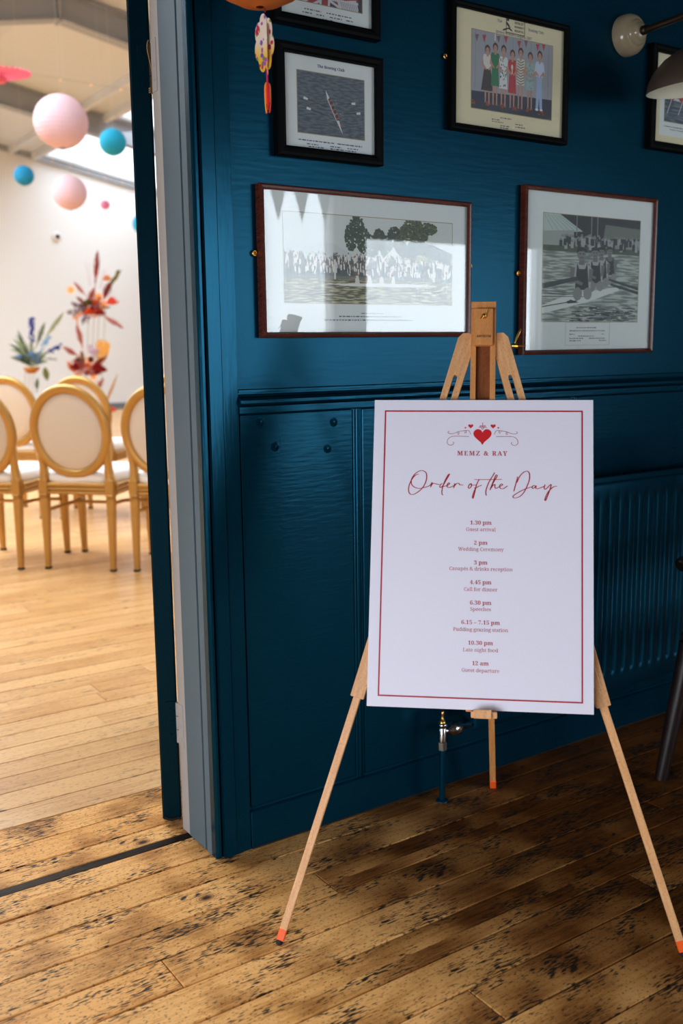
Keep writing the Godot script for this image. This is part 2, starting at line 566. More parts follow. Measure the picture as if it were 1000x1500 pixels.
	for r in [[0.7, 2.9, 0.1, 1.26, 2], [2.59, 4.15, 0.24, 2.26, 1], [4.34, 6.26, 0.78, 1.96, 1]]:
		var win := shell("window_%d" % n)
		if n == 1:  # added unseen window, set low in the left wall: x, z run along it
			win.transform = Transform3D(Basis(Vector3.UP, PI / 2), Vector3(-1.53 - 4.28, 0, 3.6))
		n += 1
		st = begin()
		var cx: float = (r[0] + r[1]) / 2.0
		var cy: float = (r[2] + r[3]) / 2.0
		for s in [-1, 1]:
			box(st, Vector3(0.05, r[3] - r[2], 0.06), at(cx + s * ((r[1] - r[0]) / 2.0 - 0.025), cy, 4.28), 0.004)
			box(st, Vector3(r[1] - r[0] - 0.1, 0.05, 0.06), at(cx, cy + s * ((r[3] - r[2]) / 2.0 - 0.025), 4.28), 0.004)
		for k in range(1, r[4]):
			box(st, Vector3(0.04, r[3] - r[2] - 0.1, 0.05), at(r[0] + (r[1] - r[0]) * k / r[4], cy, 4.28), 0.004)
		struct("frame", st, M.jamb_white, win)
		st = begin()
		box(st, Vector3(r[1] - r[0] - 0.1, r[3] - r[2] - 0.1, 0.004), at(cx, cy, 4.28))
		struct("pane", st, M.glass, win)
	# paper bunting along the top of the big window, seen only mirrored in the picture glass
	var bt := thing("bunting", "string of small paper triangles hung across the top of the big window", "bunting", Vector3(3.3, 2.22, 4.16))
	st = begin(true)
	tube(st, [Vector3(-0.75, 0.01, 0), Vector3(0, -0.01, 0), Vector3(0.75, 0.01, 0)], 0.003, 6)
	obj("cord", st, M.twine, bt)
	for k in 8:
		st = begin()
		prism(st, PackedVector2Array([Vector2(-0.07, 0), Vector2(0.07, 0), Vector2(0, -0.24)]), -0.001, 0.001, at(-0.66 + 0.19 * k, -0.005, 0))
		obj("flag", st, mat([Color(0.75, 0.2, 0.15), Color(0.2, 0.45, 0.6), Color(0.85, 0.8, 0.7)][k % 3], 0.8), bt)

# an upright member whose plan is given as x, z pairs
func upright(parent: Node, called: String, xz: Array, m: Material, y0 := 0.0, y1 := 2.15) -> void:
	var poly := PackedVector2Array()
	for i in range(0, xz.size(), 2):
		poly.append(Vector2(xz[i], -xz[i + 1]))
	var st := begin()
	prism(st, poly, y0 + 0.002, y1, Transform3D(Basis(Vector3(1, 0, 0), Vector3(0, 0, -1), Vector3(0, 1, 0)), Vector3.ZERO))
	struct(called, st, m, parent)

func door_leaf() -> void:
	# the open door is seen edge on; x runs across its thickness, -z along its width away from us
	var d := shell("door_1")
	var a := Vector3(0.891, 0, -0.212)
	var b := Vector3(0.932, 0, -0.194)
	var ex := (b - a).normalized()
	var ez := ex.cross(Vector3.UP)
	d.transform = Transform3D(Basis(ex, Vector3.UP, ez), (a + b) / 2.0)
	var st := begin()
	box(st, Vector3(0.045, 2.04, 0.80), at(0, 1.035, -0.40), 0.004)
	struct("door_panel", st, M.door, d)
	st = begin(true)
	# worn foot of the door with a lip of chipped paint
	tube(st, [Vector3(-0.018, 0.022, 0.001), Vector3(0.0, 0.016, 0.002), Vector3(0.016, 0.02, 0.001)], 0.004, 6)
	struct("chipped_edge", st, M.grime, d)
	for h in [[1.716, 0.10, M.door, M.old_brass], [0.262, 0.10, M.door, M.jamb_white]]:
		# hinge: flap on the door edge, flap on the jamb, knuckle with three joints
		st = begin()
		box(st, Vector3(0.026, h[1], 0.002), at(0.0075, h[0], 0.0008), 0.0008)
		for k in 3:
			lathe(st, [Vector2(0.0042, 0), Vector2(0.0036, 0.0012), Vector2(0, 0.0014)], 10, Transform3D(Basis(Vector3.RIGHT, PI / 2), Vector3(0.006 + 0.004 * (k % 2), h[0] + (k - 1) * 0.032, 0.0018)))
		struct("hinge_flap", st, h[2], d)
		st = begin(true)
		for k in 3:
			var y0: float = h[0] - h[1] / 2.0 + k * h[1] / 3.0 + 0.001
			tube(st, [Vector3(0.0245, y0, 0.0085), Vector3(0.0245, y0 + h[1] / 3.0 - 0.002, 0.0085)], 0.0060, 12)
		struct("hinge_knuckle", st, h[3], d)
		st = begin()
		box(st, Vector3(0.002, h[1] + 0.006, 0.024), d.transform.affine_inverse() * at(0.9240, h[0], -0.159), 0.0008)
		for k in 3:
			lathe(st, [Vector2(0.0036, 0), Vector2(0.003, 0.001), Vector2(0, 0.0012)], 10, d.transform.affine_inverse() * Transform3D(Basis(Vector3.FORWARD, -PI / 2), Vector3(0.9230, h[0] + (k - 1) * 0.032, -0.157)))
		struct("hinge_flap", st, M.jamb_white, d)
	# twine tied round the top hinge
	var tw := thing("twine", "loose loop of brown twine tied round the top door hinge", "twine", d.transform * Vector3(0.0275, 1.668, 0.0115))
	st = begin(true)
	var basis_ := d.transform.basis
	for s in [-1.0, 1.0]:
		var pts := []
		for q in [Vector3(0.002, 0.012, 0.004), Vector3(0.004 * s, 0.045, 0.006), Vector3(0.011 * s, 0.085, 0.007), Vector3(0.008 * s, 0.102, 0.005)]:
			pts.append(basis_ * q)
		tube(st, curve(pts), 0.0011, 6)
	for k in 3:
		var loop := []
		for i in 13:
			loop.append(basis_ * Vector3(-0.003 + cos(TAU * i / 12.0) * 0.0075, 0.004 * k, -0.006 + sin(TAU * i / 12.0) * 0.0075))
		tube(st, loop, 0.0012, 6)
	obj("cord", st, M.twine, tw)

const ROOF_X := 3.95
const ROOF_Y := 4.955
const PITCH := 0.1922
const FAR_Z := -16.5

func roof_y(x: float) -> float:
	return ROOF_Y - PITCH * absf(x - ROOF_X)

func roof_slab(st: SurfaceTool, x0: float, x1: float, z0: float, z1: float, low: float, high: float) -> void:
	var q := []
	for h in [low, high]:
		for p in [[x0, z0], [x1, z0], [x1, z1], [x0, z1]]:
			q.append(Vector3(p[0], roof_y(p[0]) + h, p[1]))
	var c := Vector3((x0 + x1) / 2.0, roof_y((x0 + x1) / 2.0) + (low + high) / 2.0, (z0 + z1) / 2.0)
	quad(st, q[0], q[1], q[2], q[3], c)
	quad(st, q[4], q[5], q[6], q[7], c)
	for i in 4:
		var j := (i + 1) % 4
		quad(st, q[i], q[j], q[4 + j], q[4 + i], c)

func far_room() -> void:
	var st := begin()
	# gable wall
	var pts := PackedVector2Array([Vector2(-5.5, 0), Vector2(13.4, 0), Vector2(13.4, roof_y(13.4)), Vector2(ROOF_X, ROOF_Y), Vector2(-5.5, roof_y(-5.5))])
	prism(st, pts, FAR_Z - 0.2, FAR_Z)
	struct("wall_far", st, M.white_wall)
	st = begin()
	box(st, Vector3(18.9, 0.12, 0.02), at(3.95, 0.06, FAR_Z + 0.011), 0.003)
	struct("baseboard_far", st, mat(Color(0.45, 0.46, 0.48), 0.6))
	st = begin()
	box(st, Vector3(0.2, 3.2, 16.3), at(-5.6, 1.6, -8.35))
	struct("wall_far_left", st, M.white_wall)
	st = begin()
	box(st, Vector3(0.2, 3.2, 16.3), at(13.5, 1.6, -8.35))
	struct("wall_far_right", st, M.white_wall)
	st = begin()
	for r in [[-5.5, -0.78, 0.0, 3.3], [0.96, 13.4, 0.0, 3.3]]:
		box(st, Vector3(r[1] - r[0], r[3] - r[2], 0.02), at((r[0] + r[1]) / 2.0, (r[2] + r[3]) / 2.0, -0.212))
	box(st, Vector3(1.74, 1.1, 0.02), at(0.09, 2.75, -0.212))
	var g := PackedVector2Array([Vector2(-5.5, 3.0), Vector2(13.4, 3.0), Vector2(13.4, roof_y(13.4)), Vector2(ROOF_X, ROOF_Y), Vector2(-5.5, roof_y(-5.5))])
	prism(st, g, -0.24, -0.222)
	struct("wall_partition", st, M.white_wall)
	# portal frames
	var n := 5
	for z in [-1.2, -5.2, -9.25, -13.0]:
		var fr := shell("trim_%d" % n)
		n += 1
		for s in [[ROOF_X, 13.3], [-5.4, ROOF_X]]:
			st = begin()
			roof_slab(st, s[0], s[1], z - 0.09, z + 0.09, -0.335, -0.32)
			roof_slab(st, s[0], s[1], z - 0.006, z + 0.006, -0.32, -0.035)
			roof_slab(st, s[0], s[1], z - 0.09, z + 0.09, -0.035, -0.02)
			struct("rafter", st, M.steel, fr)
		st = begin()
		box(st, Vector3(0.022, 0.34, 0.18), at(ROOF_X, ROOF_Y - 0.19, z))
		struct("ridge_plate", st, M.steel, fr)
	# roof boards between purlins, with glazed bays
	var roof := shell("ceiling_far")
	var zs := [-0.22, -1.2, -5.2, -9.25, -13.0, FAR_Z]
	var xs := [-5.5, -3.6, -1.9, -0.2, 2.1, ROOF_X, 5.5, 5.9, 8.4, 10.4, 13.4]
	for i in zs.size() - 1:
		for k in xs.size() - 1:
			var glazed: bool = (xs[k] >= 5.8 and xs[k] < 8.0 or k == 2 or k == 3) and i > 0
			st = begin()
			if glazed:
				roof_slab(st, xs[k] + 0.03, xs[k + 1] - 0.03, zs[i + 1] + 0.1, zs[i] - 0.1, 0.03, 0.036)
				struct("skylight_pane", st, M.glass, roof)
				st = begin()
				for r in [[xs[k], xs[k + 1], zs[i + 1], zs[i + 1] + 0.12], [xs[k], xs[k + 1], zs[i] - 0.12, zs[i]]]:
					roof_slab(st, r[0], r[1], r[2], r[3], 0.0, 0.05)
				struct("skylight_kerb", st, M.ceiling_board, roof)
			else:
				roof_slab(st, xs[k], xs[k + 1], zs[i + 1], zs[i], 0.0, 0.05)
				struct("roof_panel", st, M.ceiling_board, roof)
	# plate along the top of the gable wall
	for s in [[ROOF_X, 13.3], [-5.4, ROOF_X]]:
		st = begin()
		roof_slab(st, s[0], s[1], FAR_Z + 0.001, FAR_Z + 0.09, -0.09, -0.01)
		struct("wall_plate", st, M.steel, roof)
	for x in xs.slice(1, -1):
		st = begin()
		var px: float = x
		if absf(px - ROOF_X) < 0.01:
			continue
		roof_slab(st, px - 0.035, px + 0.035, FAR_Z, -0.22, -0.11, 0.0)
		struct("purlin", st, M.ceiling_board, roof)

# ---------------------------------------------------------------- floor
func board(st: SurfaceTool, x0: float, x1: float, z0: float, z1: float, lift: float, uo: Vector2, deep := 0.02) -> void:
	var e := 0.0014
	var s := 1.0 / 3.0
	var s2 := 1.0 / 0.75
	var top := [Vector3(x0 + e, lift, z0 + e), Vector3(x1 - e, lift, z0 + e), Vector3(x1 - e, lift, z1 - e), Vector3(x0 + e, lift, z1 - e)]
	var rim := [Vector3(x0, lift - e, z0), Vector3(x1, lift - e, z0), Vector3(x1, lift - e, z1), Vector3(x0, lift - e, z1)]
	var f := func(p: Vector3) -> Vector2: return Vector2(p.x * s + uo.x, (p.z - z0) * s2 + uo.y)
	for k in [[0, 1, 2], [0, 2, 3]]:
		for i in k:
			v(st, top[i], f.call(top[i]))
	for i in 4:
		var j := (i + 1) % 4
		for p in [top[i], rim[i], rim[j], top[i], rim[j], top[j]]:
			v(st, p, f.call(p))
		var lo_i: Vector3 = rim[i] - Vector3(0, deep, 0)
		var lo_j: Vector3 = rim[j] - Vector3(0, deep, 0)
		for p in [rim[i], lo_i, lo_j, rim[i], lo_j, rim[j]]:
			v(st, p, f.call(p))

func build_floor() -> void:
	var fl := shell("floor")
	var st := begin()
	box(st, Vector3(19.2, 0.1, 22.0), at(4.0, -0.075, -6.4))
	struct("subfloor", st, M.grime, fl)
	var joints := {0: [-0.4, 2.9, 4.6], 1: [-0.5, 1.07, 3.3], 2: [-0.6, 0.668, 2.75], 3: [-0.6, 1.93, 3.9], 4: [0.0, 2.35, 4.4], 5: [-0.4, 1.62, 3.4], 6: [-0.8, 1.078, 3.6], 7: [-0.7, 2.05, 4.2]}
	var gap := 0.0034
	for k in 13:
		var z0 := -0.0225 + 0.099 * k
		var xs := [-1.44]
		xs.append_array(joints.get(k - 1, [-0.9 + rng.randf() * 0.8, 1.5 + rng.randf() * 1.2, 4.0]))
		xs.append(6.58)
		for i in xs.size() - 1:
			st = begin()
			board(st, xs[i] + 0.0008, xs[i + 1] - 0.0008, z0 + gap / 2, z0 + 0.099 - gap / 2, rng.randf_range(-0.0012, 0.0), Vector2(rng.randf_range(-0.03, 0.03), 0.132 * rng.randi_range(0, 7)))
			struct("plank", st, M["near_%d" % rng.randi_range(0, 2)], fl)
	# threshold: a dark strip let into the floor between two planks
	for r in [[-0.1245, -0.0285], [-0.2225, -0.1545]]:
		for x in [[-4.0, 0.2], [0.2, 1.9], [1.9, 6.6]] if r[1] < -0.1 else [[-0.76, 0.955]]:
			st = begin()
			board(st, x[0], x[1] - 0.001, r[0], r[1], -0.001, Vector2(rng.randf_range(-0.03, 0.03), 0.132 * rng.randi_range(0, 7)))
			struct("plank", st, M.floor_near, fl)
	st = begin()
	board(st, -0.76, 0.955, -0.1535, -0.1255, -0.0015, Vector2(0.3, 0.4))
	struct("threshold_strip", st, M.floor_dark, fl)
	# hall floor: the scuffed boards of the near room go on for a little
	var near_rows := [0, 1]
	var z := -0.2235
	var row := 0
	while z > -4.6:
		var xs := [-4.0, rng.randf_range(-1.5, 0.3), rng.randf_range(1.0, 2.9), 6.6]
		for i in 3:
			st = begin()
			board(st, xs[i] + 0.0008, xs[i + 1] - 0.0008, z - 0.0978, z - 0.0012, rng.randf_range(-0.0009, 0.0), Vector2(rng.randf_range(-0.03, 0.03) if row in near_rows else rng.randf(), 0.132 * rng.randi_range(0, 7)))
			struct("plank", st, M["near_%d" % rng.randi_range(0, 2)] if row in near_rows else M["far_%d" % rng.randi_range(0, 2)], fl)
		z -= 0.099
		row += 1
	st = begin()
	while z > FAR_Z + 0.1:
		var x := -5.45
		while x < 13.3:
			var x2 := minf(x + rng.randf_range(2.6, 4.6), 13.38)
			board(st, x, x2 - 0.001, z - 0.0984, z, rng.randf_range(-0.0008, 0.0), Vector2(rng.randf(), 0.132 * rng.randi_range(0, 7)), 0.006)
			x = x2
		z -= 0.099
	struct("far_planks", st, M.floor_far, fl).set_meta("kind", "stuff")
	st = begin()
	z = -0.0225 + 0.099 * 13
	while z < 4.2:
		board(st, -1.44, 2.0, z + 0.0008, z + 0.0982, 0, Vector2(rng.randf(), 0.132 * rng.randi_range(0, 7)))
		board(st, 2.0, 6.58, z + 0.0008, z + 0.0982, 0, Vector2(rng.randf(), 0.132 * rng.randi_range(0, 7)))
		z += 0.099
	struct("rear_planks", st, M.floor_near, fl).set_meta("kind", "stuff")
	st = begin()
	z = -0.2235
	while z > -4.6:
		board(st, 6.6, 13.38, z - 0.0984, z, 0, Vector2(rng.randf(), 0.132 * rng.randi_range(0, 7)), 0.006)
		board(st, -5.45, -4.0, z - 0.0984, z, 0, Vector2(rng.randf(), 0.132 * rng.randi_range(0, 7)), 0.006)
		z -= 0.099
	struct("side_planks", st, M.floor_far, fl).set_meta("kind", "stuff")

# ---------------------------------------------------------------- pictures
func poly(im: Image, pts: Array, c: Color) -> void:
	var y0 := 1e9
	var y1 := -1e9
	for p in pts:
		y0 = minf(y0, p.y)
		y1 = maxf(y1, p.y)
	for y in range(maxi(0, int(y0)), mini(im.get_height(), int(y1) + 1)):
		var hit := []
		var yy := y + 0.5
		for i in pts.size():
			var a: Vector2 = pts[i]
			var b: Vector2 = pts[(i + 1) % pts.size()]
			if (a.y <= yy) != (b.y <= yy):
				hit.append(a.x + (b.x - a.x) * (yy - a.y) / (b.y - a.y))
		hit.sort()
		for k in range(0, hit.size() - 1, 2):
			var xa := maxi(0, int(round(hit[k])))
			var xb := mini(im.get_width(), int(round(hit[k + 1])))
			if xb > xa:
				im.fill_rect(Rect2i(xa, y, xb - xa, 1), c)

func P(a: Array) -> Array:
	var out := []
	for i in range(0, a.size(), 2):
		out.append(Vector2(a[i], a[i + 1]))
	return out

func blob(im: Image, x: float, y: float, rx: float, ry: float, c: Color) -> void:
	var pts := []
	for i in 20:
		pts.append(Vector2(x + cos(TAU * i / 20) * rx, y + sin(TAU * i / 20) * ry))
	poly(im, pts, c)

func stroke(im: Image, a: Vector2, b: Vector2, w: float, c: Color, w2 := -1.0) -> void:
	var n := (b - a).orthogonal().normalized()
	var e := w if w2 < 0 else w2
	poly(im, [a + n * w / 2, b + n * e / 2, b - n * e / 2, a - n * w / 2], c)

# water: rows of ripples between two tones
func water(im: Image, r: Rect2i, a: Color, b: Color, seed_: int, sx := 7, freq := 0.12) -> void:
	var n := noise_bytes(im.get_width(), im.get_height(), sx, 1, freq, seed_, 3)
	var w := im.get_width()
	for y in range(r.position.y, r.end.y):
		for x in range(r.position.x, r.end.x):
			im.set_pixel(x, y, a.lerp(b, smoothstep(0.25, 0.75, n[y * w + x] / 255.0)))

func photo_boat_from_above() -> Image:
	var im := Image.create(384, 288, false, Image.FORMAT_RGB8)
	water(im, Rect2i(0, 0, 384, 288), Color(0.20, 0.25, 0.31), Color(0.36, 0.41, 0.45), 201, 5, 0.09)
	var white := Color(0.88, 0.87, 0.85)
	var dark := Color(0.10, 0.10, 0.12)
	for o in [[44, 126, 208, 162], [60, 172, 226, 206], [322, 118, 226, 132], [352, 162, 236, 178]]:
		stroke(im, Vector2(o[0], o[1]), Vector2(o[2], o[3]), 3, dark)
		var d := (Vector2(o[2], o[3]) - Vector2(o[0], o[1])).normalized()
		stroke(im, Vector2(o[0], o[1]) - d * 10, Vector2(o[0], o[1]) + d * 14, 13, white, 9)
	for s in [[208, 162, 168, 156], [226, 206, 180, 196], [226, 206, 188, 212], [226, 132, 214, 122], [236, 178, 262, 172], [236, 178, 260, 182]]:
		stroke(im, Vector2(s[0], s[1]), Vector2(s[2], s[3]), 2, Color(0.62, 0.60, 0.55))
	poly(im, P([158, 72, 178, 104, 232, 202, 256, 276, 248, 262, 206, 190, 168, 118]), white)
	poly(im, P([172, 116, 184, 106, 232, 196, 222, 214]), Color(0.14, 0.12, 0.13))
	for k in 5:
		var x := 182.0 + k * 10.5
		var y := 116.0 + k * 20.0
		blob(im, x + 3, y + 5, 12, 9, Color(0.62, 0.36, 0.30) if k % 2 == 0 else Color(0.70, 0.44, 0.36))
		blob(im, x, y - 2, 6, 5, Color(0.20, 0.13, 0.11))
		blob(im, x + 8, y + 10, 6, 4, Color(0.12, 0.10, 0.16))
	stroke(im, Vector2(238, 226), Vector2(247, 222), 3, Color(0.7, 0.12, 0.14))
	stroke(im, Vector2(242, 238), Vector2(251, 234), 3, Color(0.7, 0.12, 0.14))
	return im

func photo_group() -> Image:
	var im := Image.create(512, 336, false, Image.FORMAT_RGB8)
	im.fill(Color(0.62, 0.62, 0.65))
	for k in 9:
		im.fill_rect(Rect2i(20 + k * 58, 0, 3, 250), Color(0.52, 0.52, 0.56))
	poly(im, P([0, 262, 512, 244, 512, 336, 0, 336]), Color(0.09, 0.11, 0.22))
	im.fill_rect(Rect2i(138, 0, 6, 30), Color(0.9, 0.9, 0.88))
	for f in [[18, 20], [62, 16], [150, 8], [196, 2], [280, 10], [324, 2], [400, 6], [440, 0]]:
		poly(im, P([f[0], f[1], f[0] + 24, f[1] - 3, f[0] + 13, f[1] + 30]), Color(0.68, 0.15, 0.20) if f[0] % 3 else Color(0.50, 0.32, 0.40))
	var skin := Color(0.76, 0.54, 0.44)
	var hair := Color(0.17, 0.10, 0.08)
	# x, top of the head, shoulder height, hem, feet, dress colour, second colour, kind of dress
	var people := [[96, 58, 96, 252, 308, Color(0.86, 0.84, 0.80), Color(0.16, 0.06, 0.07), 1], [144, 42, 82, 226, 306, Color(0.05, 0.46, 0.27), Color(0.05, 0.46, 0.27), 0],
		[196, 44, 92, 232, 308, Color(0.86, 0.87, 0.86), Color(0.15, 0.16, 0.2), 2], [252, 56, 98, 244, 306, Color(0.72, 0.06, 0.08), Color(0.72, 0.06, 0.08), 0],
		[304, 40, 86, 202, 304, Color(0.84, 0.82, 0.76), Color(0.40, 0.36, 0.32), 3], [366, 50, 94, 216, 300, Color(0.60, 0.70, 0.68), Color(0.42, 0.54, 0.54), 2],
		[428, 36, 82, 150, 304, Color(0.78, 0.82, 0.90), Color(0.62, 0.70, 0.82), 4]]
	for q in people:
		var x: float = q[0]
		var c1: Color = q[5]
		var c2: Color = q[6]
		for s in [-1, 1]:
			if q[7] == 4:
				poly(im, P([x + s * 4 - 12, 148, x + s * 4 + 12, 148, x + s * 13 + 8, 292, x + s * 13 - 9, 292]), c2)
				blob(im, x + s * 14, 298, 11, 6, Color(0.86, 0.88, 0.9))
			else:
				stroke(im, Vector2(x + s * 11, q[3] - 6), Vector2(x + s * 11, q[4] - 4), 12, skin, 7)
				blob(im, x + s * 11, q[4], 7, 5, skin.darkened(0.2))
			stroke(im, Vector2(x + s * 24, q[2] + 10), Vector2(x + s * 30, q[2] + 50), 10, skin if q[7] != 4 else c1, 9)
			stroke(im, Vector2(x + s * 30, q[2] + 48), Vector2(x + s * 6, q[2] + 68), 9, skin, 7)
		poly(im, P([x - 22, q[2], x + 22, q[2], x + 28, q[2] + 16, x + 19, q[2] + 62, x + 26, q[3] if q[7] != 1 else q[2] + 66, x - 26, q[3] if q[7] != 1 else q[2] + 66, x - 19, q[2] + 62, x - 28, q[2] + 16]), c1)
		if q[7] == 1:
			poly(im, P([x - 20, q[2] + 62, x + 20, q[2] + 62, x + 38, q[3], x - 38, q[3]]), c2)
		if q[7] == 2:
			for k in 34:
				blob(im, x + rng.randf_range(-20, 20), rng.randf_range(q[2] + 8, q[3] - 6), 2.5, 3.5, c2)
		if q[7] == 3:
			for k in 9:
				var yy: float = q[2] + 8 + k * 12
				for s in [-1, 1]:
					stroke(im, Vector2(x, yy + 9), Vector2(x + s * 22, yy), 4, c2)
		for s in [-1, 1]:
			stroke(im, Vector2(x + s * 28, q[2] + 44), Vector2(x + s * 6, q[2] + 66), 8, skin, 7)
		stroke(im, Vector2(x, q[2] - 12), Vector2(x, q[2] + 8), 12, skin)
		blob(im, x, q[1] + 15, 16, 19, hair)
		blob(im, x, q[1] + 21, 11.5, 15, skin)
		blob(im, x - 4, q[1] + 19, 1.5, 1.5, hair)
		blob(im, x + 4, q[1] + 19, 1.5, 1.5, hair)
		stroke(im, Vector2(x - 4, q[1] + 28), Vector2(x + 4, q[1] + 28), 2, Color(0.8, 0.7, 0.66))
	blob(im, 250, 130, 7, 12, Color(0.85, 0.83, 0.80))
	im.fill_rect(Rect2i(247, 140, 7, 20), Color(0.85, 0.83, 0.80))
	for x in [6, 92, 190, 272, 360, 442]:
		blob(im, x, 318, 18, 15, Color(0.10, 0.14, 0.08))
		for k in 9:
			blob(im, x + rng.randf_range(-15, 15), 310 + rng.randf_range(-10, 8), 4, 3.5, Color(0.66, 0.16, 0.08))
	return im

func photo_riverside() -> Image:
	var im := Image.create(640, 256, false, Image.FORMAT_RGB8)
	im.fill(Color(0.84, 0.86, 0.84))
	# hill, marquee and trees
	poly(im, P([470, 60, 560, 70, 640, 96, 640, 150, 420, 150, 440, 90]), Color(0.22, 0.32, 0.28))
	poly(im, P([500, 100, 640, 140, 640, 160, 470, 160]), Color(0.62, 0.62, 0.42))
	for t in [[240, 60, 22, 40], [262, 30, 26, 34], [285, 66, 24, 40], [318, 84, 26, 34], [345, 62, 22, 30], [372, 84, 22, 34], [404, 52, 26, 30], [428, 80, 22, 30], [452, 40, 36, 22], [480, 18, 40, 24], [505, 44, 34, 22], [540, 22, 36, 18]]:
		for k in 190:
			var a := rng.randf() * TAU
			var d := sqrt(rng.randf())
			blob(im, t[0] + cos(a) * d * t[2], t[1] + sin(a) * d * t[3], 4, 3, Color(0.16, 0.24, 0.20).lerp(Color(0.46, 0.48, 0.26), rng.randf() * (0.9 if t[0] > 440 else 0.4)))
	poly(im, P([360, 120, 400, 86, 470, 150, 330, 150]), Color(0.86, 0.87, 0.84))
	poly(im, P([0, 92, 170, 80, 240, 110, 240, 150, 0, 150]), Color(0.80, 0.83, 0.82))
	for y in [140]:
		im.fill_rect(Rect2i(0, y - 10, 640, 62), Color(0.34, 0.38, 0.36))
	# the crowd on the bank
	for k in 560:
		var x := rng.randf() * 640.0
		var y := rng.randf_range(112, 160)
		var c := Color(0.90, 0.88, 0.84) if rng.randf() < 0.5 else Color(0.18, 0.23, 0.25).lerp(Color(0.40, 0.42, 0.40), rng.randf())
		stroke(im, Vector2(x, y), Vector2(x + 1, y + 16), 6, c, 5)
		blob(im, x, y - 3, 2.4, 3, Color(0.55, 0.47, 0.42))
	im.fill_rect(Rect2i(0, 176, 640, 12), Color(0.44, 0.48, 0.44))
	for x in [176, 560]:
		im.fill_rect(Rect2i(x, 128, 7, 60), Color(0.9, 0.9, 0.86))
	water(im, Rect2i(0, 186, 640, 70), Color(0.36, 0.35, 0.24), Color(0.78, 0.76, 0.62), 221, 8, 0.16)
	# the boat and its crew
	poly(im, P([150, 200, 240, 196, 500, 194, 560, 199, 500, 203, 240, 205]), Color(0.92, 0.92, 0.89))
	for k in 4:
		var x := 262.0 + 46 * k
		poly(im, P([x - 9, 196, x + 9, 196, x + 4, 172, x - 7, 174]), Color(0.88, 0.87, 0.82))
		blob(im, x - 3, 167, 5, 6, Color(0.55, 0.38, 0.32))
		stroke(im, Vector2(x - 4, 178), Vector2(x - 34, 186), 4, Color(0.66, 0.48, 0.40))
	return im

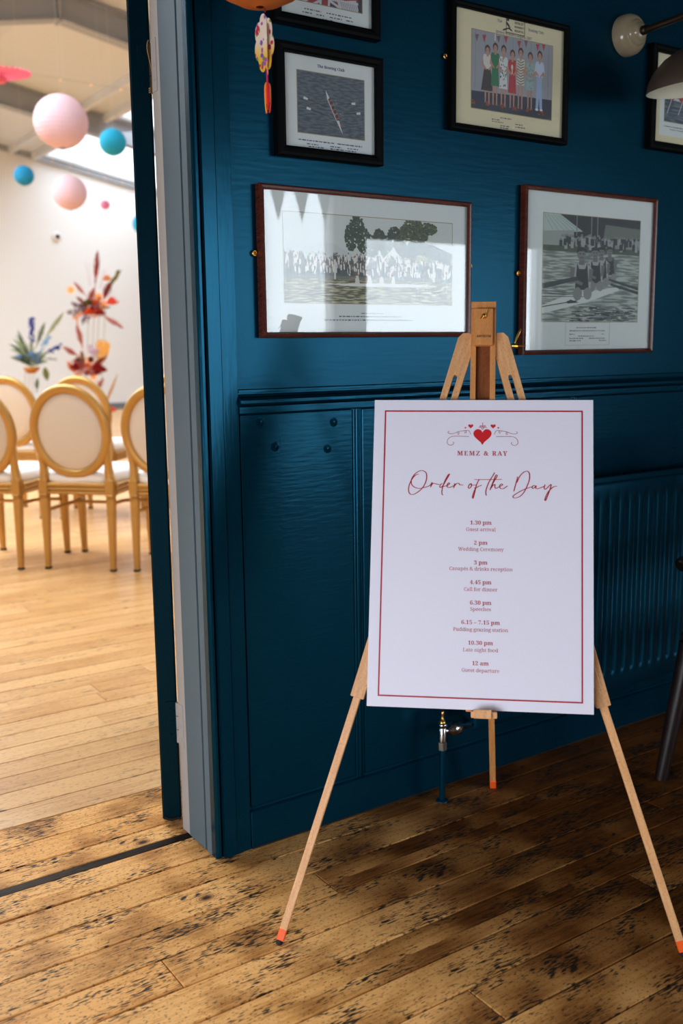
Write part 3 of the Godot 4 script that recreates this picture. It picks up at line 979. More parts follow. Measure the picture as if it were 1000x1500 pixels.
func photo_crew() -> Image:
	var im := Image.create(432, 480, false, Image.FORMAT_RGB8)
	im.fill(Color(0.55, 0.58, 0.55))
	# stand, bank and onlookers
	im.fill_rect(Rect2i(60, 0, 372, 100), Color(0.13, 0.16, 0.17))
	poly(im, P([0, 0, 70, 0, 170, 70, 0, 84]), Color(0.72, 0.77, 0.74))
	for k in 6:
		stroke(im, Vector2(4 + 12 * k, 4), Vector2(40 + 24 * k, 72), 2, Color(0.55, 0.61, 0.60))
	for x in [140, 205, 232]:
		im.fill_rect(Rect2i(x, 0, 4, 90), Color(0.50, 0.53, 0.52))
	poly(im, P([270, 30, 432, 40, 432, 86, 260, 96]), Color(0.42, 0.46, 0.42))
	poly(im, P([0, 78, 130, 66, 130, 156, 0, 156]), Color(0.60, 0.64, 0.60))
	im.fill_rect(Rect2i(0, 138, 432, 30), Color(0.27, 0.33, 0.25))
	for k in 70:
		var x := rng.randf_range(70, 432)
		var y := rng.randf_range(84, 118)
		blob(im, x, y, 5, 6, Color(0.50, 0.52, 0.50))
		stroke(im, Vector2(x, y + 5), Vector2(x, y + 34), 13, Color(0.16, 0.19, 0.19) if rng.randf() < 0.6 else Color(0.62, 0.66, 0.64))
	water(im, Rect2i(0, 164, 432, 316), Color(0.43, 0.47, 0.44), Color(0.74, 0.77, 0.73), 231, 7, 0.08)
	for k in 90:
		var x := rng.randf_range(120, 400)
		var y := rng.randf_range(410, 476)
		stroke(im, Vector2(x, y), Vector2(x + rng.randf_range(14, 40), y + 2), 4, Color(0.14, 0.18, 0.17))
	# boat
	poly(im, P([0, 408, 120, 352, 330, 318, 345, 330, 200, 388, 0, 446]), Color(0.84, 0.87, 0.84))
	stroke(im, Vector2(0, 414), Vector2(150, 384), 4, Color(0.15, 0.18, 0.17))
	for k in 3:
		stroke(im, Vector2(0, 340 + 14 * k), Vector2(140 + 30 * k, 352 + 6 * k), 3, Color(0.22, 0.26, 0.25))
	poly(im, P([100, 392, 122, 380, 160, 392, 110, 398]), Color(0.12, 0.15, 0.15))
	# crew from the back to the front
	var skin := Color(0.42, 0.43, 0.41)
	var dark := Color(0.11, 0.15, 0.16)
	for q in [[292, 138, 0.80, false], [254, 142, 0.92, true], [226, 146, 1.0, true], [166, 152, 1.18, true]]:
		var x: float = q[0]
		var y: float = q[1]
		var s: float = q[2]
		poly(im, P([x - 34 * s, y + 66 * s, x - 18 * s, y + 50 * s, x + 20 * s, y + 50 * s, x + 40 * s, y + 70 * s, x + 36 * s, y + 150 * s, x - 24 * s, y + 154 * s]), Color(0.66, 0.69, 0.66) if q[3] else skin)
		poly(im, P([x - 16 * s, y + 50 * s, x - 8 * s, y + 74 * s, x + 14 * s, y + 74 * s, x + 22 * s, y + 50 * s, x + 30 * s, y + 154 * s, x - 22 * s, y + 154 * s]), dark)
		stroke(im, Vector2(x - 32 * s, y + 68 * s), Vector2(x - 34 * s, y + 118 * s), 18 * s, skin, 14 * s)
		stroke(im, Vector2(x - 34 * s, y + 116 * s), Vector2(x + 6 * s, y + 132 * s), 15 * s, skin, 12 * s)
		stroke(im, Vector2(x + 38 * s, y + 72 * s), Vector2(x + 34 * s, y + 122 * s), 17 * s, skin, 12 * s)
		blob(im, x - 12 * s, y + 170 * s, 17 * s, 26 * s, skin.lightened(0.15))
		blob(im, x + 26 * s, y + 168 * s, 16 * s, 24 * s, skin.lightened(0.2))
		poly(im, P([x - 8 * s, y + 34 * s, x + 10 * s, y + 34 * s, x + 12 * s, y + 58 * s, x - 10 * s, y + 58 * s]), skin)
		blob(im, x, y + 18 * s, 17 * s, 22 * s, skin.lightened(0.1))
		poly(im, P([x - 19 * s, y + 16 * s, x - 16 * s, y - 6 * s, x + 4 * s, y - 12 * s, x + 20 * s, y - 2 * s, x + 18 * s, y + 12 * s, x + 8 * s, y + 4 * s, x - 10 * s, y + 6 * s]), dark)
		for e in [-6, 7]:
			blob(im, x + e * s, y + 15 * s, 3.4 * s, 2.2 * s, dark)
		stroke(im, Vector2(x - 6 * s, y + 30 * s), Vector2(x + 7 * s, y + 30 * s), 2.5 * s, dark)
	stroke(im, Vector2(0, 322), Vector2(150, 282), 24, Color(0.20, 0.25, 0.24), 18)
	stroke(im, Vector2(292, 282), Vector2(432, 322), 10, Color(0.17, 0.21, 0.18), 14)
	stroke(im, Vector2(300, 304), Vector2(432, 342), 10, Color(0.17, 0.21, 0.18), 14)
	return im

func photo_flag() -> Image:
	var im := Image.create(288, 240, false, Image.FORMAT_RGB8)
	im.fill(Color(0.40, 0.42, 0.46))
	for k in 5:
		var x := 40.0 + 50 * k
		poly(im, P([x - 20, 150, x - 16, 90, x + 16, 90, x + 20, 150]), Color(0.75, 0.75, 0.78))
		blob(im, x, 74, 11, 14, Color(0.55, 0.40, 0.34))
		blob(im, x, 66, 11, 8, Color(0.15, 0.10, 0.08))
	poly(im, P([0, 130, 288, 120, 288, 240, 0, 240]), Color(0.08, 0.12, 0.34))
	var white := Color(0.82, 0.82, 0.84)
	var red := Color(0.62, 0.05, 0.10)
	stroke(im, Vector2(-10, 130), Vector2(270, 262), 34, white)
	stroke(im, Vector2(-10, 130), Vector2(270, 262), 14, red)
	stroke(im, Vector2(270, 112), Vector2(30, 262), 34, white)
	stroke(im, Vector2(270, 112), Vector2(30, 262), 14, red)
	stroke(im, Vector2(-10, 196), Vector2(300, 186), 54, white)
	stroke(im, Vector2(-10, 196), Vector2(300, 186), 34, red)
	stroke(im, Vector2(132, 120), Vector2(128, 250), 44, white)
	stroke(im, Vector2(132, 120), Vector2(128, 250), 26, red)
	poly(im, P([180, 214, 262, 196, 276, 240, 190, 240]), white)
	for k in 9:
		stroke(im, Vector2(196 + 8 * k, 214), Vector2(204 + 8 * k, 240), 2, Color(0.45, 0.46, 0.5))
	im.fill_rect(Rect2i(272, 120, 16, 120), Color(0.05, 0.05, 0.06))
	return im

func photo_red_crew() -> Image:
	var im := Image.create(256, 192, false, Image.FORMAT_RGB8)
	water(im, Rect2i(0, 0, 256, 192), Color(0.20, 0.25, 0.32), Color(0.42, 0.47, 0.52), 251, 6, 0.1)
	stroke(im, Vector2(0, 96), Vector2(256, 110), 10, Color(0.85, 0.85, 0.85))
	for k in 5:
		blob(im, 26 + 46 * k, 84 + 2 * k, 17, 20, Color(0.70, 0.10, 0.10))
		blob(im, 26 + 46 * k, 60 + 2 * k, 8, 10, Color(0.5, 0.34, 0.28))
		stroke(im, Vector2(30 + 46 * k, 92), Vector2(10 + 46 * k, 160), 3, Color(0.8, 0.8, 0.8))
	return im

# rectangles joined along a profile (inset, height): a mitred frame
func mitred(st: SurfaceTool, w: float, h: float, prof: Array) -> void:
	for i in prof.size() - 1:
		var p: Vector2 = prof[i]
		var q: Vector2 = prof[i + 1]
		for k in 4:
			var c := []
			for d in [p, q]:
				var x: float = w / 2 - d.x
				var y: float = h / 2 - d.x
				var ring := [Vector3(-x, -y, d.y), Vector3(x, -y, d.y), Vector3(x, y, d.y), Vector3(-x, y, d.y)]
				c.append(ring[k])
				c.append(ring[(k + 1) % 4])
			var inset: float = prof[prof.size() - 1].x * 0.5
			var mids := [Vector3(0, -h / 2 + inset, 0.006), Vector3(w / 2 - inset, 0, 0.006), Vector3(0, h / 2 - inset, 0.006), Vector3(-w / 2 + inset, 0, 0.006)]
			var mid: Vector3 = mids[k]
			# the reference runs along the bar
			var along: Vector3 = (c[0] + c[1] + c[2] + c[3]) / 4.0
			if k % 2 == 0: mid.x = along.x
			else: mid.y = along.y
			quad(st, c[0], c[1], c[3], c[2], mid)

func flat_print(parent: Node, called: String, x0: float, x1: float, y0: float, y1: float, z: float, im: Image) -> void:
	var st := begin()
	var q := [Vector3(x0, y1, z), Vector3(x1, y1, z), Vector3(x1, y0, z), Vector3(x0, y0, z)]
	var uv := [Vector2(0, 0), Vector2(1, 0), Vector2(1, 1), Vector2(0, 1)]
	for k in [0, 1, 2, 0, 2, 3]:
		v(st, q[k], uv[k])
	var m := mat(Color.WHITE, 0.6)
	m.albedo_texture = tex(im)
	m.texture_repeat = false
	obj(called, st, m, parent)

# a line of writing too small to read: short dashes in words
func small_print(st: SurfaceTool, x0: float, x1: float, y: float, h: float, z: float) -> void:
	var x := x0
	while x < x1:
		var n := rng.randi_range(2, 7)
		for k in n:
			var w := h * rng.randf_range(0.35, 0.6)
			if x + w > x1: return
			box(st, Vector3(w * 0.8, h * rng.randf_range(0.5, 1.0), 0.0001), at(x + w / 2, y, z))
			x += w
		x += h * 0.8

func lettering(parent: Node, text: String, size: float, where: Vector3, m: Material, bold := false, serif := true, spacing := 0, width := 0.0) -> MeshInstance3D:
	var f := SystemFont.new()
	f.font_names = PackedStringArray(["Droid Serif" if serif else "Droid Sans"])
	f.font_weight = 700 if bold else 400
	var fv := FontVariation.new()
	fv.base_font = f
	fv.spacing_glyph = spacing
	var t := TextMesh.new()
	t.font = fv
	t.text = text
	t.font_size = 64
	t.pixel_size = size / 64.0
	t.depth = 0.0002
	t.curve_step = 1.0
	t.horizontal_alignment = HORIZONTAL_ALIGNMENT_CENTER
	t.vertical_alignment = VERTICAL_ALIGNMENT_CENTER
	if width > 0.0:
		var got := t.get_aabb().size.x
		if got > 0.0: t.pixel_size *= width / got
	return obj("lettering", t, m, parent, Transform3D(Basis(), where))

# a framed picture on the back wall; the rectangle is given as it is seen on the plane of the wall
func picture(called: String, label: String, r: Array, wide: float, deep: float, fm: Material, mm: Material, photo: Array, im: Image, group: String) -> Node3D:
	var k := (1.881 - deep) / 1.881
	var x0: float = r[0] * k
	var x1: float = r[1] * k
	var y0: float = 1.13 + (r[2] - 1.13) * k
	var y1: float = 1.13 + (r[3] - 1.13) * k
	var o := thing(called, label, "picture", Vector3((x0 + x1) / 2, (y0 + y1) / 2, 0.002), 0.0, group)
	var w := x1 - x0
	var h := y1 - y0
	var st := begin()
	var lip := deep * 0.6
	mitred(st, w, h, [Vector2(0, 0), Vector2(0, deep - 0.004), Vector2(0.0015, deep - 0.001), Vector2(wide * 0.35, deep), Vector2(wide * 0.7, deep - 0.001), Vector2(wide * 0.85, deep - 0.004), Vector2(wide, deep - 0.005), Vector2(wide, lip)])
	obj("frame", st, fm, o)
	st = begin()
	box(st, Vector3(w - wide * 1.2, h - wide * 1.2, 0.003), at(0, 0, lip - 0.0055))
	obj("mount", st, mm, o)
	k = (1.881 - lip) / 1.881
	var px0: float = photo[0] * k - o.position.x
	var px1: float = photo[1] * k - o.position.x
	var py0: float = 1.13 + (photo[2] - 1.13) * k - o.position.y
	var py1: float = 1.13 + (photo[3] - 1.13) * k - o.position.y
	st = begin()
	mitred(st, px1 - px0 + 0.003, py1 - py0 + 0.003, [Vector2(0, 0), Vector2(0, 0.0004), Vector2(0.0015, 0.0004), Vector2(0.0015, 0)])
	obj("mount_edge", st, mat(Color(0.62, 0.55, 0.38), 0.7), o, at((px0 + px1) / 2, (py0 + py1) / 2, lip - 0.0040))
	flat_print(o, "photograph", px0, px1, py0, py1, lip - 0.0037, im)
	st = begin()
	box(st, Vector3(w - wide * 1.6, h - wide * 1.6, 0.0012), at(0, 0, lip - 0.0008))
	obj("glass", st, M.glass, o)
	o.set_meta("inside", [px0, px1, py0, py1, lip - 0.0038])
	return o

# a brass mirror plate screwed to the wall beside the frame
func eyelet(o: Node3D, side: float, w: float, y: float) -> void:
	var st := begin(true)
	var ring := []
	for i in 17:
		ring.append(Vector3(side * (w / 2 + 0.007) + cos(TAU * i / 16) * 0.0048, y + sin(TAU * i / 16) * 0.0048, 0.0035))
	tube(st, ring, 0.0020, 8, false)
	lathe(st, [Vector2(0.0034, 0), Vector2(0.0026, 0.0016), Vector2(0, 0.002)], 10, Transform3D(Basis(Vector3.RIGHT, PI / 2), Vector3(side * (w / 2 + 0.007), y, 0.0015)))
	obj("hanging_eyelet", st, M.brass, o)

func captions(o: Node3D, lines: Array, m: Material) -> void:
	var q: Array = o.get_meta("inside")
	var st := begin()
	for l in lines:
		small_print(st, l[0], l[1], l[2], l[3], q[4])
	obj("caption", st, m, o)

func pictures() -> void:
	var ink := mat(Color(0.22, 0.22, 0.26), 0.8)
	var blue := mat(Color(0.10, 0.13, 0.40), 0.8)
	var hung := "framed pictures on the teal wall"
	var o := picture("framed_picture", "wide mahogany-framed photograph of a crowded riverbank with an eight rowing past", [1.079, 1.668, 1.151, 1.4705], 0.0115, 0.020, M.mahogany, M.mount_cool, [1.135, 1.6065, 1.226, 1.4165], photo_riverside(), hung)
	eyelet(o, -1, 0.583, 0.017)
	eyelet(o, 1, 0.583, 0.011)
	captions(o, [[-0.03, 0.035, -0.105, 0.003], [-0.09, 0.09, -0.112, 0.003], [-0.13, 0.12, -0.120, 0.0032]], ink)
	o = picture("framed_picture", "mahogany-framed black and white photograph of a rowing crew sitting in their boat", [1.846, 2.3565, 1.1035, 1.5265], 0.0115, 0.020, M.mahogany, M.mount_cool, [1.912, 2.286, 1.1885, 1.4615], photo_crew(), hung)
	eyelet(o, -1, 0.505, -0.006)
	eyelet(o, 1, 0.505, -0.010)
	captions(o, [[-0.05, 0.03, -0.141, 0.003], [-0.075, 0.065, -0.149, 0.003], [-0.075, -0.055, -0.158, 0.003], [0.05, 0.06, -0.158, 0.003], [-0.04, 0.02, -0.163, 0.003], [-0.075, -0.02, -0.169, 0.003], [0.0, 0.065, -0.169, 0.003], [-0.075, -0.03, -0.175, 0.003], [0.04, 0.07, -0.175, 0.003]], ink)
	var st := begin()
	mitred(st, 0.172, 0.060, [Vector2(0, 0), Vector2(0, 0.0003), Vector2(0.0008, 0.0003), Vector2(0.0008, 0)])
	obj("caption_border", st, mat(Color(0.72, 0.68, 0.62), 0.8), o, at(-0.005, -0.157, o.get_meta("inside")[4]))
	o = picture("framed_picture", "small black-framed colour photograph of a rowing boat seen from above", [1.1275, 1.403, 1.5315, 1.7605], 0.021, 0.022, M.black_frame, M.mount_cool, [1.1775, 1.3505, 1.582, 1.7065], photo_boat_from_above(), hung)
	var q: Array = o.get_meta("inside")
	lettering(o, "The Rowing Club", 0.016, Vector3((q[0] + q[1]) / 2, q[3] + 0.0145, q[4]), blue, true, true, 0, 0.070)
	captions(o, [[-0.081, 0.01, -0.076, 0.0028], [0.018, 0.085, -0.076, 0.0028], [-0.06, -0.03, -0.083, 0.0028], [0.0, 0.03, -0.083, 0.0028], [0.045, 0.075, -0.083, 0.0028], [-0.055, -0.015, -0.088, 0.0028], [0.0, 0.035, -0.088, 0.0028], [0.04, 0.07, -0.088, 0.0028]], blue)
	o = picture("framed_picture", "topmost black-framed photograph with a British flag along its lower edge, cut off above", [1.123, 1.397, 1.796, 2.03], 0.021, 0.022, M.black_frame, M.mount_cool, [1.172, 1.347, 1.8455, 1.97], photo_flag(), hung)
	captions(o, [[-0.055, -0.012, -0.078, 0.003], [0.0, 0.065, -0.078, 0.003], [-0.06, -0.035, -0.085, 0.003], [-0.025, -0.005, -0.085, 0.003], [0.008, 0.04, -0.085, 0.003], [0.05, 0.07, -0.085, 0.003], [-0.01, 0.02, -0.092, 0.003]], ink)
	o = picture("framed_picture", "black-framed cream-mounted photograph of seven people in summer clothes standing in a row", [1.603, 1.9905, 1.634, 1.9215], 0.015, 0.022, M.black_frame, M.mount_cream, [1.664, 1.9315, 1.688, 1.8635], photo_group(), hung)
	eyelet(o, -1, 0.383, 0.018)
	q = o.get_meta("inside")
	var mx: float = (q[0] + q[1]) / 2
	st = begin()
	mitred(st, 0.062, 0.034, [Vector2(0, 0), Vector2(0, 0.0003), Vector2(0.0016, 0.0003), Vector2(0.0016, 0)])
	obj("logo_border", st, M.burnt, o, at(mx + 0.006, q[3] + 0.0255, q[4]))
	var row := 0
	for t in ["HENLEY", "WOMEN'S", "REGATTA"]:
		lettering(o, t, 0.0085, Vector3(mx + 0.018, q[3] + 0.0345 - 0.009 * row, q[4]), M.burnt, true, false, 0, 0.029)
		row += 1
	st = begin()
	for p in [[-0.024, 0.034, -0.018, 0.030, -0.012, 0.024, -0.016, 0.021, -0.024, 0.028], [-0.036, 0.014, -0.028, 0.017, -0.010, 0.023, -0.011, 0.020, -0.027, 0.013, -0.034, 0.011], [-0.016, 0.021, -0.006, 0.017, -0.004, 0.013, -0.018, 0.018]]:
		var pg := PackedVector2Array()
		for i in range(0, p.size(), 2):
			pg.append(Vector2(mx + p[i], q[3] + p[i + 1]))
		prism(st, pg, q[4], q[4] + 0.0003)
	lathe(st, [Vector2(0.0036, 0), Vector2(0.0036, 0.0003), Vector2(0, 0.0003)], 14, Transform3D(Basis(Vector3.RIGHT, PI / 2), Vector3(mx - 0.019, q[3] + 0.038, q[4])))
	obj("logo_rower", st, M.burnt, o)
	lettering(o, "Boating Club", 0.011, Vector3(mx + 0.075, q[3] + 0.026, q[4]), blue, false, true, 0, 0.052)
	lettering(o, "The", 0.011, Vector3(mx - 0.045, q[3] + 0.031, q[4]), blue, false, true, 0, 0.015)
	lettering(o, "Henley Women's Regatta 2007", 0.011, Vector3(mx + 0.002, q[3] + 0.0065, q[4]), blue, false, true, 0, 0.118)
	captions(o, [[-0.03, 0.01, -0.099, 0.003], [-0.058, -0.03, -0.105, 0.003], [0.02, 0.045, -0.109, 0.003], [-0.058, -0.02, -0.110, 0.003], [0.02, 0.055, -0.115, 0.003], [-0.03, 0.0, -0.117, 0.003], [-0.03, -0.002, -0.122, 0.003], [-0.02, 0.0, -0.128, 0.003]], ink)
	o = picture("framed_picture", "black-framed photograph of a crew in red, half hidden behind the wall lamp shade", [2.316, 2.70, 1.6585, 1.932], 0.021, 0.022, M.black_frame, M.mount_cream, [2.37, 2.64, 1.735, 1.86], photo_red_crew(), hung)
	st = begin()
	box(st, Vector3(0.31, 0.19, 0.0003), at(0.01, 0.0, o.get_meta("inside")[4] - 0.0002))
	obj("inner_mount", st, M.mount_cool, o)
	captions(o, [[-0.125, 0.1, -0.070, 0.0035], [-0.10, 0.08, -0.077, 0.003]], ink)

# ---------------------------------------------------------------- easel and sign
func px(x: float, y: float) -> Vector2:
	return Vector2((x - 706.1) * 0.00131, 0.1298 - (y - 710.0) * 0.00132)

func heart(st: SurfaceTool, c: Vector2, w: float, h: float, z: float) -> void:
	var pts := PackedVector2Array()
	for i in 40:
		var t := TAU * i / 40.0
		var x := 16.0 * pow(sin(t), 3) / 32.0
		var y := (13.0 * cos(t) - 5.0 * cos(2 * t) - 2.0 * cos(3 * t) - cos(4 * t) + 2.6) / 29.0
		pts.append(c + Vector2(x * w, y * h))
	prism(st, pts, z, z + 0.0004)

# a pen line of changing width
func pen(st: SurfaceTool, pts: Array, w: float, z: float, slant := 0.0) -> void:
	var c := curve(pts, 7)
	var n := c.size()
	var left := []
	var right := []
	for i in n:
		var d: Vector2 = (c[mini(i + 1, n - 1)] - c[maxi(i - 1, 0)]).normalized()
		var ww: float = w * (1.0 + slant * absf(d.y))
		if i == 0 or i == n - 1: ww *= 0.5
		left.append(c[i] + d.orthogonal() * ww / 2)
		right.append(c[i] - d.orthogonal() * ww / 2)
	for i in n - 1:
		var q := [left[i], left[i + 1], right[i + 1], right[i]]
		var e := []
		for p in q: e.append(Vector3(p.x, p.y, z))
		quad(st, e[0], e[1], e[2], e[3], Vector3(e[0].x, e[0].y, z - 1.0))

func crop_points(a: Array, ox: float, oy: float, s: float) -> Array:
	var out := []
	for i in range(0, a.size(), 2):
		out.append(px(ox + a[i] * s, oy + a[i + 1] * s))
	return out

# a wooden bar from a to b whose broad side faces n; the shape's y axis runs along it
func bar_frame(parent: Node3D, a: Vector3, b: Vector3, n: Vector3) -> Transform3D:
	var y := (b - a).normalized()
	var x := y.cross(n).normalized()
	var z := x.cross(y)
	return parent.transform.affine_inverse() * Transform3D(Basis(x, y, z), a)

func easel_and_sign() -> void:
	var r := Vector3(0.7485, -0.0056, 0.6631).normalized()
	var u := Vector3(0.1981, 0.9562, -0.2155).normalized()
	var n := r.cross(u).normalized()
	u = n.cross(r)
	var c := Vector3(1.2602, 0.7411, 0.4927)
	var B := Basis(r, u, n)
	var loc := func(x: float, y: float, z: float) -> Vector3: return c + B * Vector3(x, y, z)
	# easel
	var e := thing("easel", "folding beech tripod easel with orange-tipped legs holding the white sign", "easel", Vector3(1.1732, 0, 0.5943), -0.7233)
	var inv := e.transform.affine_inverse()
	var frame := inv * Transform3D(B, c)
	# mast: two rails with a recessed board between them
	for s in [-1, 1]:
		var st := begin()
		box(st, Vector3(0.0105, 0.785, 0.022), frame * at(s * 0.0190, 0.092, -0.021), 0.0012)
		obj("mast_rail", st, M.beech, e)
	var st2 := begin()
	box(st2, Vector3(0.0275, 0.80, 0.006), frame * at(0, 0.092, -0.0265), 0.0005)
	obj("mast_board", st2, M.beech_dark, e)
	st2 = begin()
	box(st2, Vector3(0.0485, 0.0135, 0.026), frame * at(0, 0.4915, -0.021), 0.0012)
	obj("mast_cap", st2, M.beech, e)
	st2 = begin()
	box(st2, Vector3(0.0365, 0.074, 0.014), frame * at(0.0, 0.4435, -0.004), 0.0014)
	obj("clamp_block", st2, M.beech, e)
	lettering(e, "ARTISTIK", 0.008, Vector3.ZERO, M.burnt, true, false, 0, 0.026).transform = frame * at(0.001, 0.4235, 0.0031)
	var st := begin(true)
	# wing nut on the clamp
	lathe(st, [Vector2(0.0052, 0), Vector2(0.0052, 0.003), Vector2(0.0036, 0.007), Vector2(0.0, 0.008)], 14, frame * Transform3D(Basis(Vector3.RIGHT, PI / 2), Vector3(0.001, 0.4635, 0.003)))
	tube(st, [frame * Vector3(0.002, 0.4640, 0.008), frame * Vector3(0.0045, 0.4700, 0.0095), frame * Vector3(0.0062, 0.4770, 0.0105)], [0.0020, 0.0027, 0.0018], 8, true, 0.6)
	tube(st, [frame * Vector3(0.000, 0.4630, 0.008), frame * Vector3(-0.0035, 0.4590, 0.010), frame * Vector3(-0.0055, 0.4560, 0.011)], [0.0020, 0.0027, 0.0018], 8, true, 0.6)
	obj("wing_nut", st, M.brass, e)
	# legs: slotted upper half, plain sleeve, sliding lower half with a rubber tip
	for s in [-1.0, 1.0]:
		var top: Vector3 = loc.call(s * 0.0285, 0.437, -0.024)
		var low: Vector3 = loc.call(s * 0.2325, -0.2835, -0.040)
		var foot := Vector3(0.8735, 0, 0.3595) if s < 0 else Vector3(1.4735, 0, 0.8300)
		var x := bar_frame(e, low, top, n)
		var L := (top - low).length()
		st = begin()
		# outline with a round top, a slot, and a solid lower end
		var hw := 0.0150
		var wide_top := 0.0172
		for side in [-1.0, 1.0]:
			var pg := PackedVector2Array([Vector2(side * 0.0042, 0.19), Vector2(side * hw, 0.19), Vector2(side * wide_top, L - 0.09), Vector2(side * wide_top, L - 0.014), Vector2(side * 0.0105, L - 0.003), Vector2(side * 0.0, L), Vector2(side * 0.0, L - 0.088), Vector2(side * 0.003, L - 0.089), Vector2(side * 0.0042, L - 0.094)])
			prism(st, pg, -0.006, 0.006)
		var upper := obj("upper_leg", st, M.beech_pale, e, x)
		st = begin()
		box(st, Vector3(0.0270, 0.20, 0.0185), at(0, 0.10, -0.001), 0.0012)
		obj("leg_sleeve", st, M.beech_pale, upper)
		st = begin(true)
		lathe(st, [Vector2(0.0034, 0), Vector2(0.0032, 0.0016), Vector2(0.0016, 0.0030), Vector2(0, 0.0032)], 12, Transform3D(Basis(Vector3.RIGHT, PI / 2), Vector3(-s * 0.003, 0.104, 0.0083)))
		obj("leg_screw", st, M.brass, upper)
		# lower leg
		var along := (low - foot).normalized()
		var fx := bar_frame(e, foot + along * 0.008, low + along * 0.12, n)
		var ll := (low + along * 0.12 - foot).length() - 0.008
		st = begin()
		box(st, Vector3(0.0145, ll - 0.016, 0.0125), at(0, 0.016 + (ll - 0.016) / 2.0, -0.001), 0.0012)
		var lower := obj("lower_leg", st, M.beech_pale, e, fx)
		st = begin()
		box(st, Vector3(0.0150, 0.024, 0.0130), at(0, 0.012, -0.001), 0.0016)
		obj("leg_tip", st, M.orange_rubber, lower)
		st = begin(true)
		lathe(st, [Vector2(0.006, -0.008), Vector2(0.0068, -0.003), Vector2(0.006, 0.001)], 12)
		obj("leg_glide", st, M.rubber, lower)
		# bolt through the top of the leg
		st = begin(true)
		var b0: Vector3 = loc.call(s * 0.020, 0.412, -0.030)
		var b1: Vector3 = loc.call(s * (0.083 if s > 0 else 0.050), 0.414, -0.030)
		tube(st, [inv * b0, inv * b1], 0.0022, 10)
		tube(st, [inv * (b0 + r * s * 0.026), inv * (b0 + r * s * 0.034)], 0.0045, 12)
		if s > 0:
			tube(st, [inv * loc.call(0.056, 0.4135, -0.030), inv * loc.call(0.068, 0.4140, -0.030)], [0.0045, 0.0062], 12)
			tube(st, [inv * loc.call(0.062, 0.416, -0.029), inv * loc.call(0.066, 0.428, -0.027), inv * loc.call(0.071, 0.440, -0.026), inv * loc.call(0.074, 0.447, -0.026)], [0.003, 0.0058, 0.0062, 0.003], 10, true, 0.45)
		else:
			tube(st, [inv * loc.call(-0.0475, 0.408, -0.030), inv * loc.call(-0.0505, 0.414, -0.030), inv * loc.call(-0.0520, 0.420, -0.030)], [0.002, 0.0034, 0.0015], 8, true, 0.6)
		obj("leg_bolt", st, M.brass, e)
	# rear leg, hinged behind the mast
	var rt: Vector3 = loc.call(0.0, 0.42, -0.045)
	var rf := Vector3(1.677, 0.0, 0.090)
	var ra := (rt - rf).normalized()
	var rx := bar_frame(e, rf + ra * 0.002, rt, n)
	st = begin()
	box(st, Vector3(0.0150, (rt - rf).length() - 0.03, 0.0150), at(0, 0.026 + ((rt - rf).length() - 0.03) / 2.0, 0), 0.0012)
	var rear := obj("rear_leg", st, M.beech, e, rx)
	st = begin()
	box(st, Vector3(0.0160, 0.026, 0.0160), at(0, 0.013, 0), 0.002)
	obj("leg_tip", st, M.orange_rubber, rear)
	# ledge that carries the sign
	st = begin()
	box(st, Vector3(0.0480, 0.0115, 0.058), frame * at(0.0095, -0.3035, -0.0055), 0.0012)
	obj("ledge", st, M.beech_pale, e)
	st = begin()
	box(st, Vector3(0.0330, 0.0165, 0.007), frame * at(0.0065, -0.3015, 0.0265), 0.0012)
	obj("ledge_lip", st, M.beech_pale, e)
	# sign
	var sg := thing("sign_board", "white wedding order of the day board with red lettering on the easel", "sign")
	sg.transform = Transform3D(B, c + B * Vector3(0, -0.2965, 0))
	var z := 0.0
	st = begin()
	box(st, Vector3(0.42, 0.593, 0.005), at(0, 0.2965, -0.0025), 0.0006)
	obj("board_panel", st, M.card, sg)
	var up := Vector3(0, 0.2965, 0)
	st = begin()
	mitred(st, 0.3800, 0.5525, [Vector2(0, 0), Vector2(0, 0.0004), Vector2(0.0028, 0.0004), Vector2(0.0028, 0)])
	obj("border", st, M.text_red, sg, Transform3D(Basis(), up + Vector3(0.0004, -0.0008, 0)))
	for h in [[706.6, 639.5, 0.0350, 0.0312], [689.3, 623.7, 0.0098, 0.0084], [722.0, 623.7, 0.0098, 0.0084], [681.5, 625.9, 0.0038, 0.0032], [729.6, 625.9, 0.0038, 0.0032], [706.8, 624.6, 0.0036, 0.0032]]:
		st = begin()
		heart(st, px(h[0], h[1]), h[2], h[3], z)
		obj("heart", st, M.red, sg, Transform3D(Basis(), up))
	st = begin()
	for s in [-1.0, 1.0]:
		for a in [[104, 170, 88, 175, 92, 190, 130, 198, 175, 186, 235, 166, 290, 160, 325, 158, 345, 178, 354, 206], [178, 186, 200, 176, 218, 186, 212, 204, 196, 192], [270, 160, 290, 160, 303, 174, 292, 188, 280, 174], [336, 230, 280, 228, 190, 226, 130, 232, 90, 262, 80, 305, 104, 332, 140, 330, 158, 308, 146, 296]]:
			var b := []
			for i in range(0, a.size(), 2):
				b.append(a[i] if s < 0 else 986 - a[i])
				b.append(a[i + 1])
			pen(st, crop_points(b, 645, 610, 0.125), 0.0009, z + 0.0003)
	for a in [[460, 98, 480, 101, 510, 101, 530, 98], [494, 60, 494, 80, 494, 98], [446, 122, 470, 116, 492, 142, 516, 116, 542, 122], [462, 106, 470, 116, 478, 108], [526, 106, 516, 116, 508, 108]]:
		pen(st, crop_points(a, 645, 610, 0.125), 0.0010, z + 0.0003)
	obj("scroll_ornament", st, M.text_red, sg, Transform3D(Basis(), up))
	st = begin()
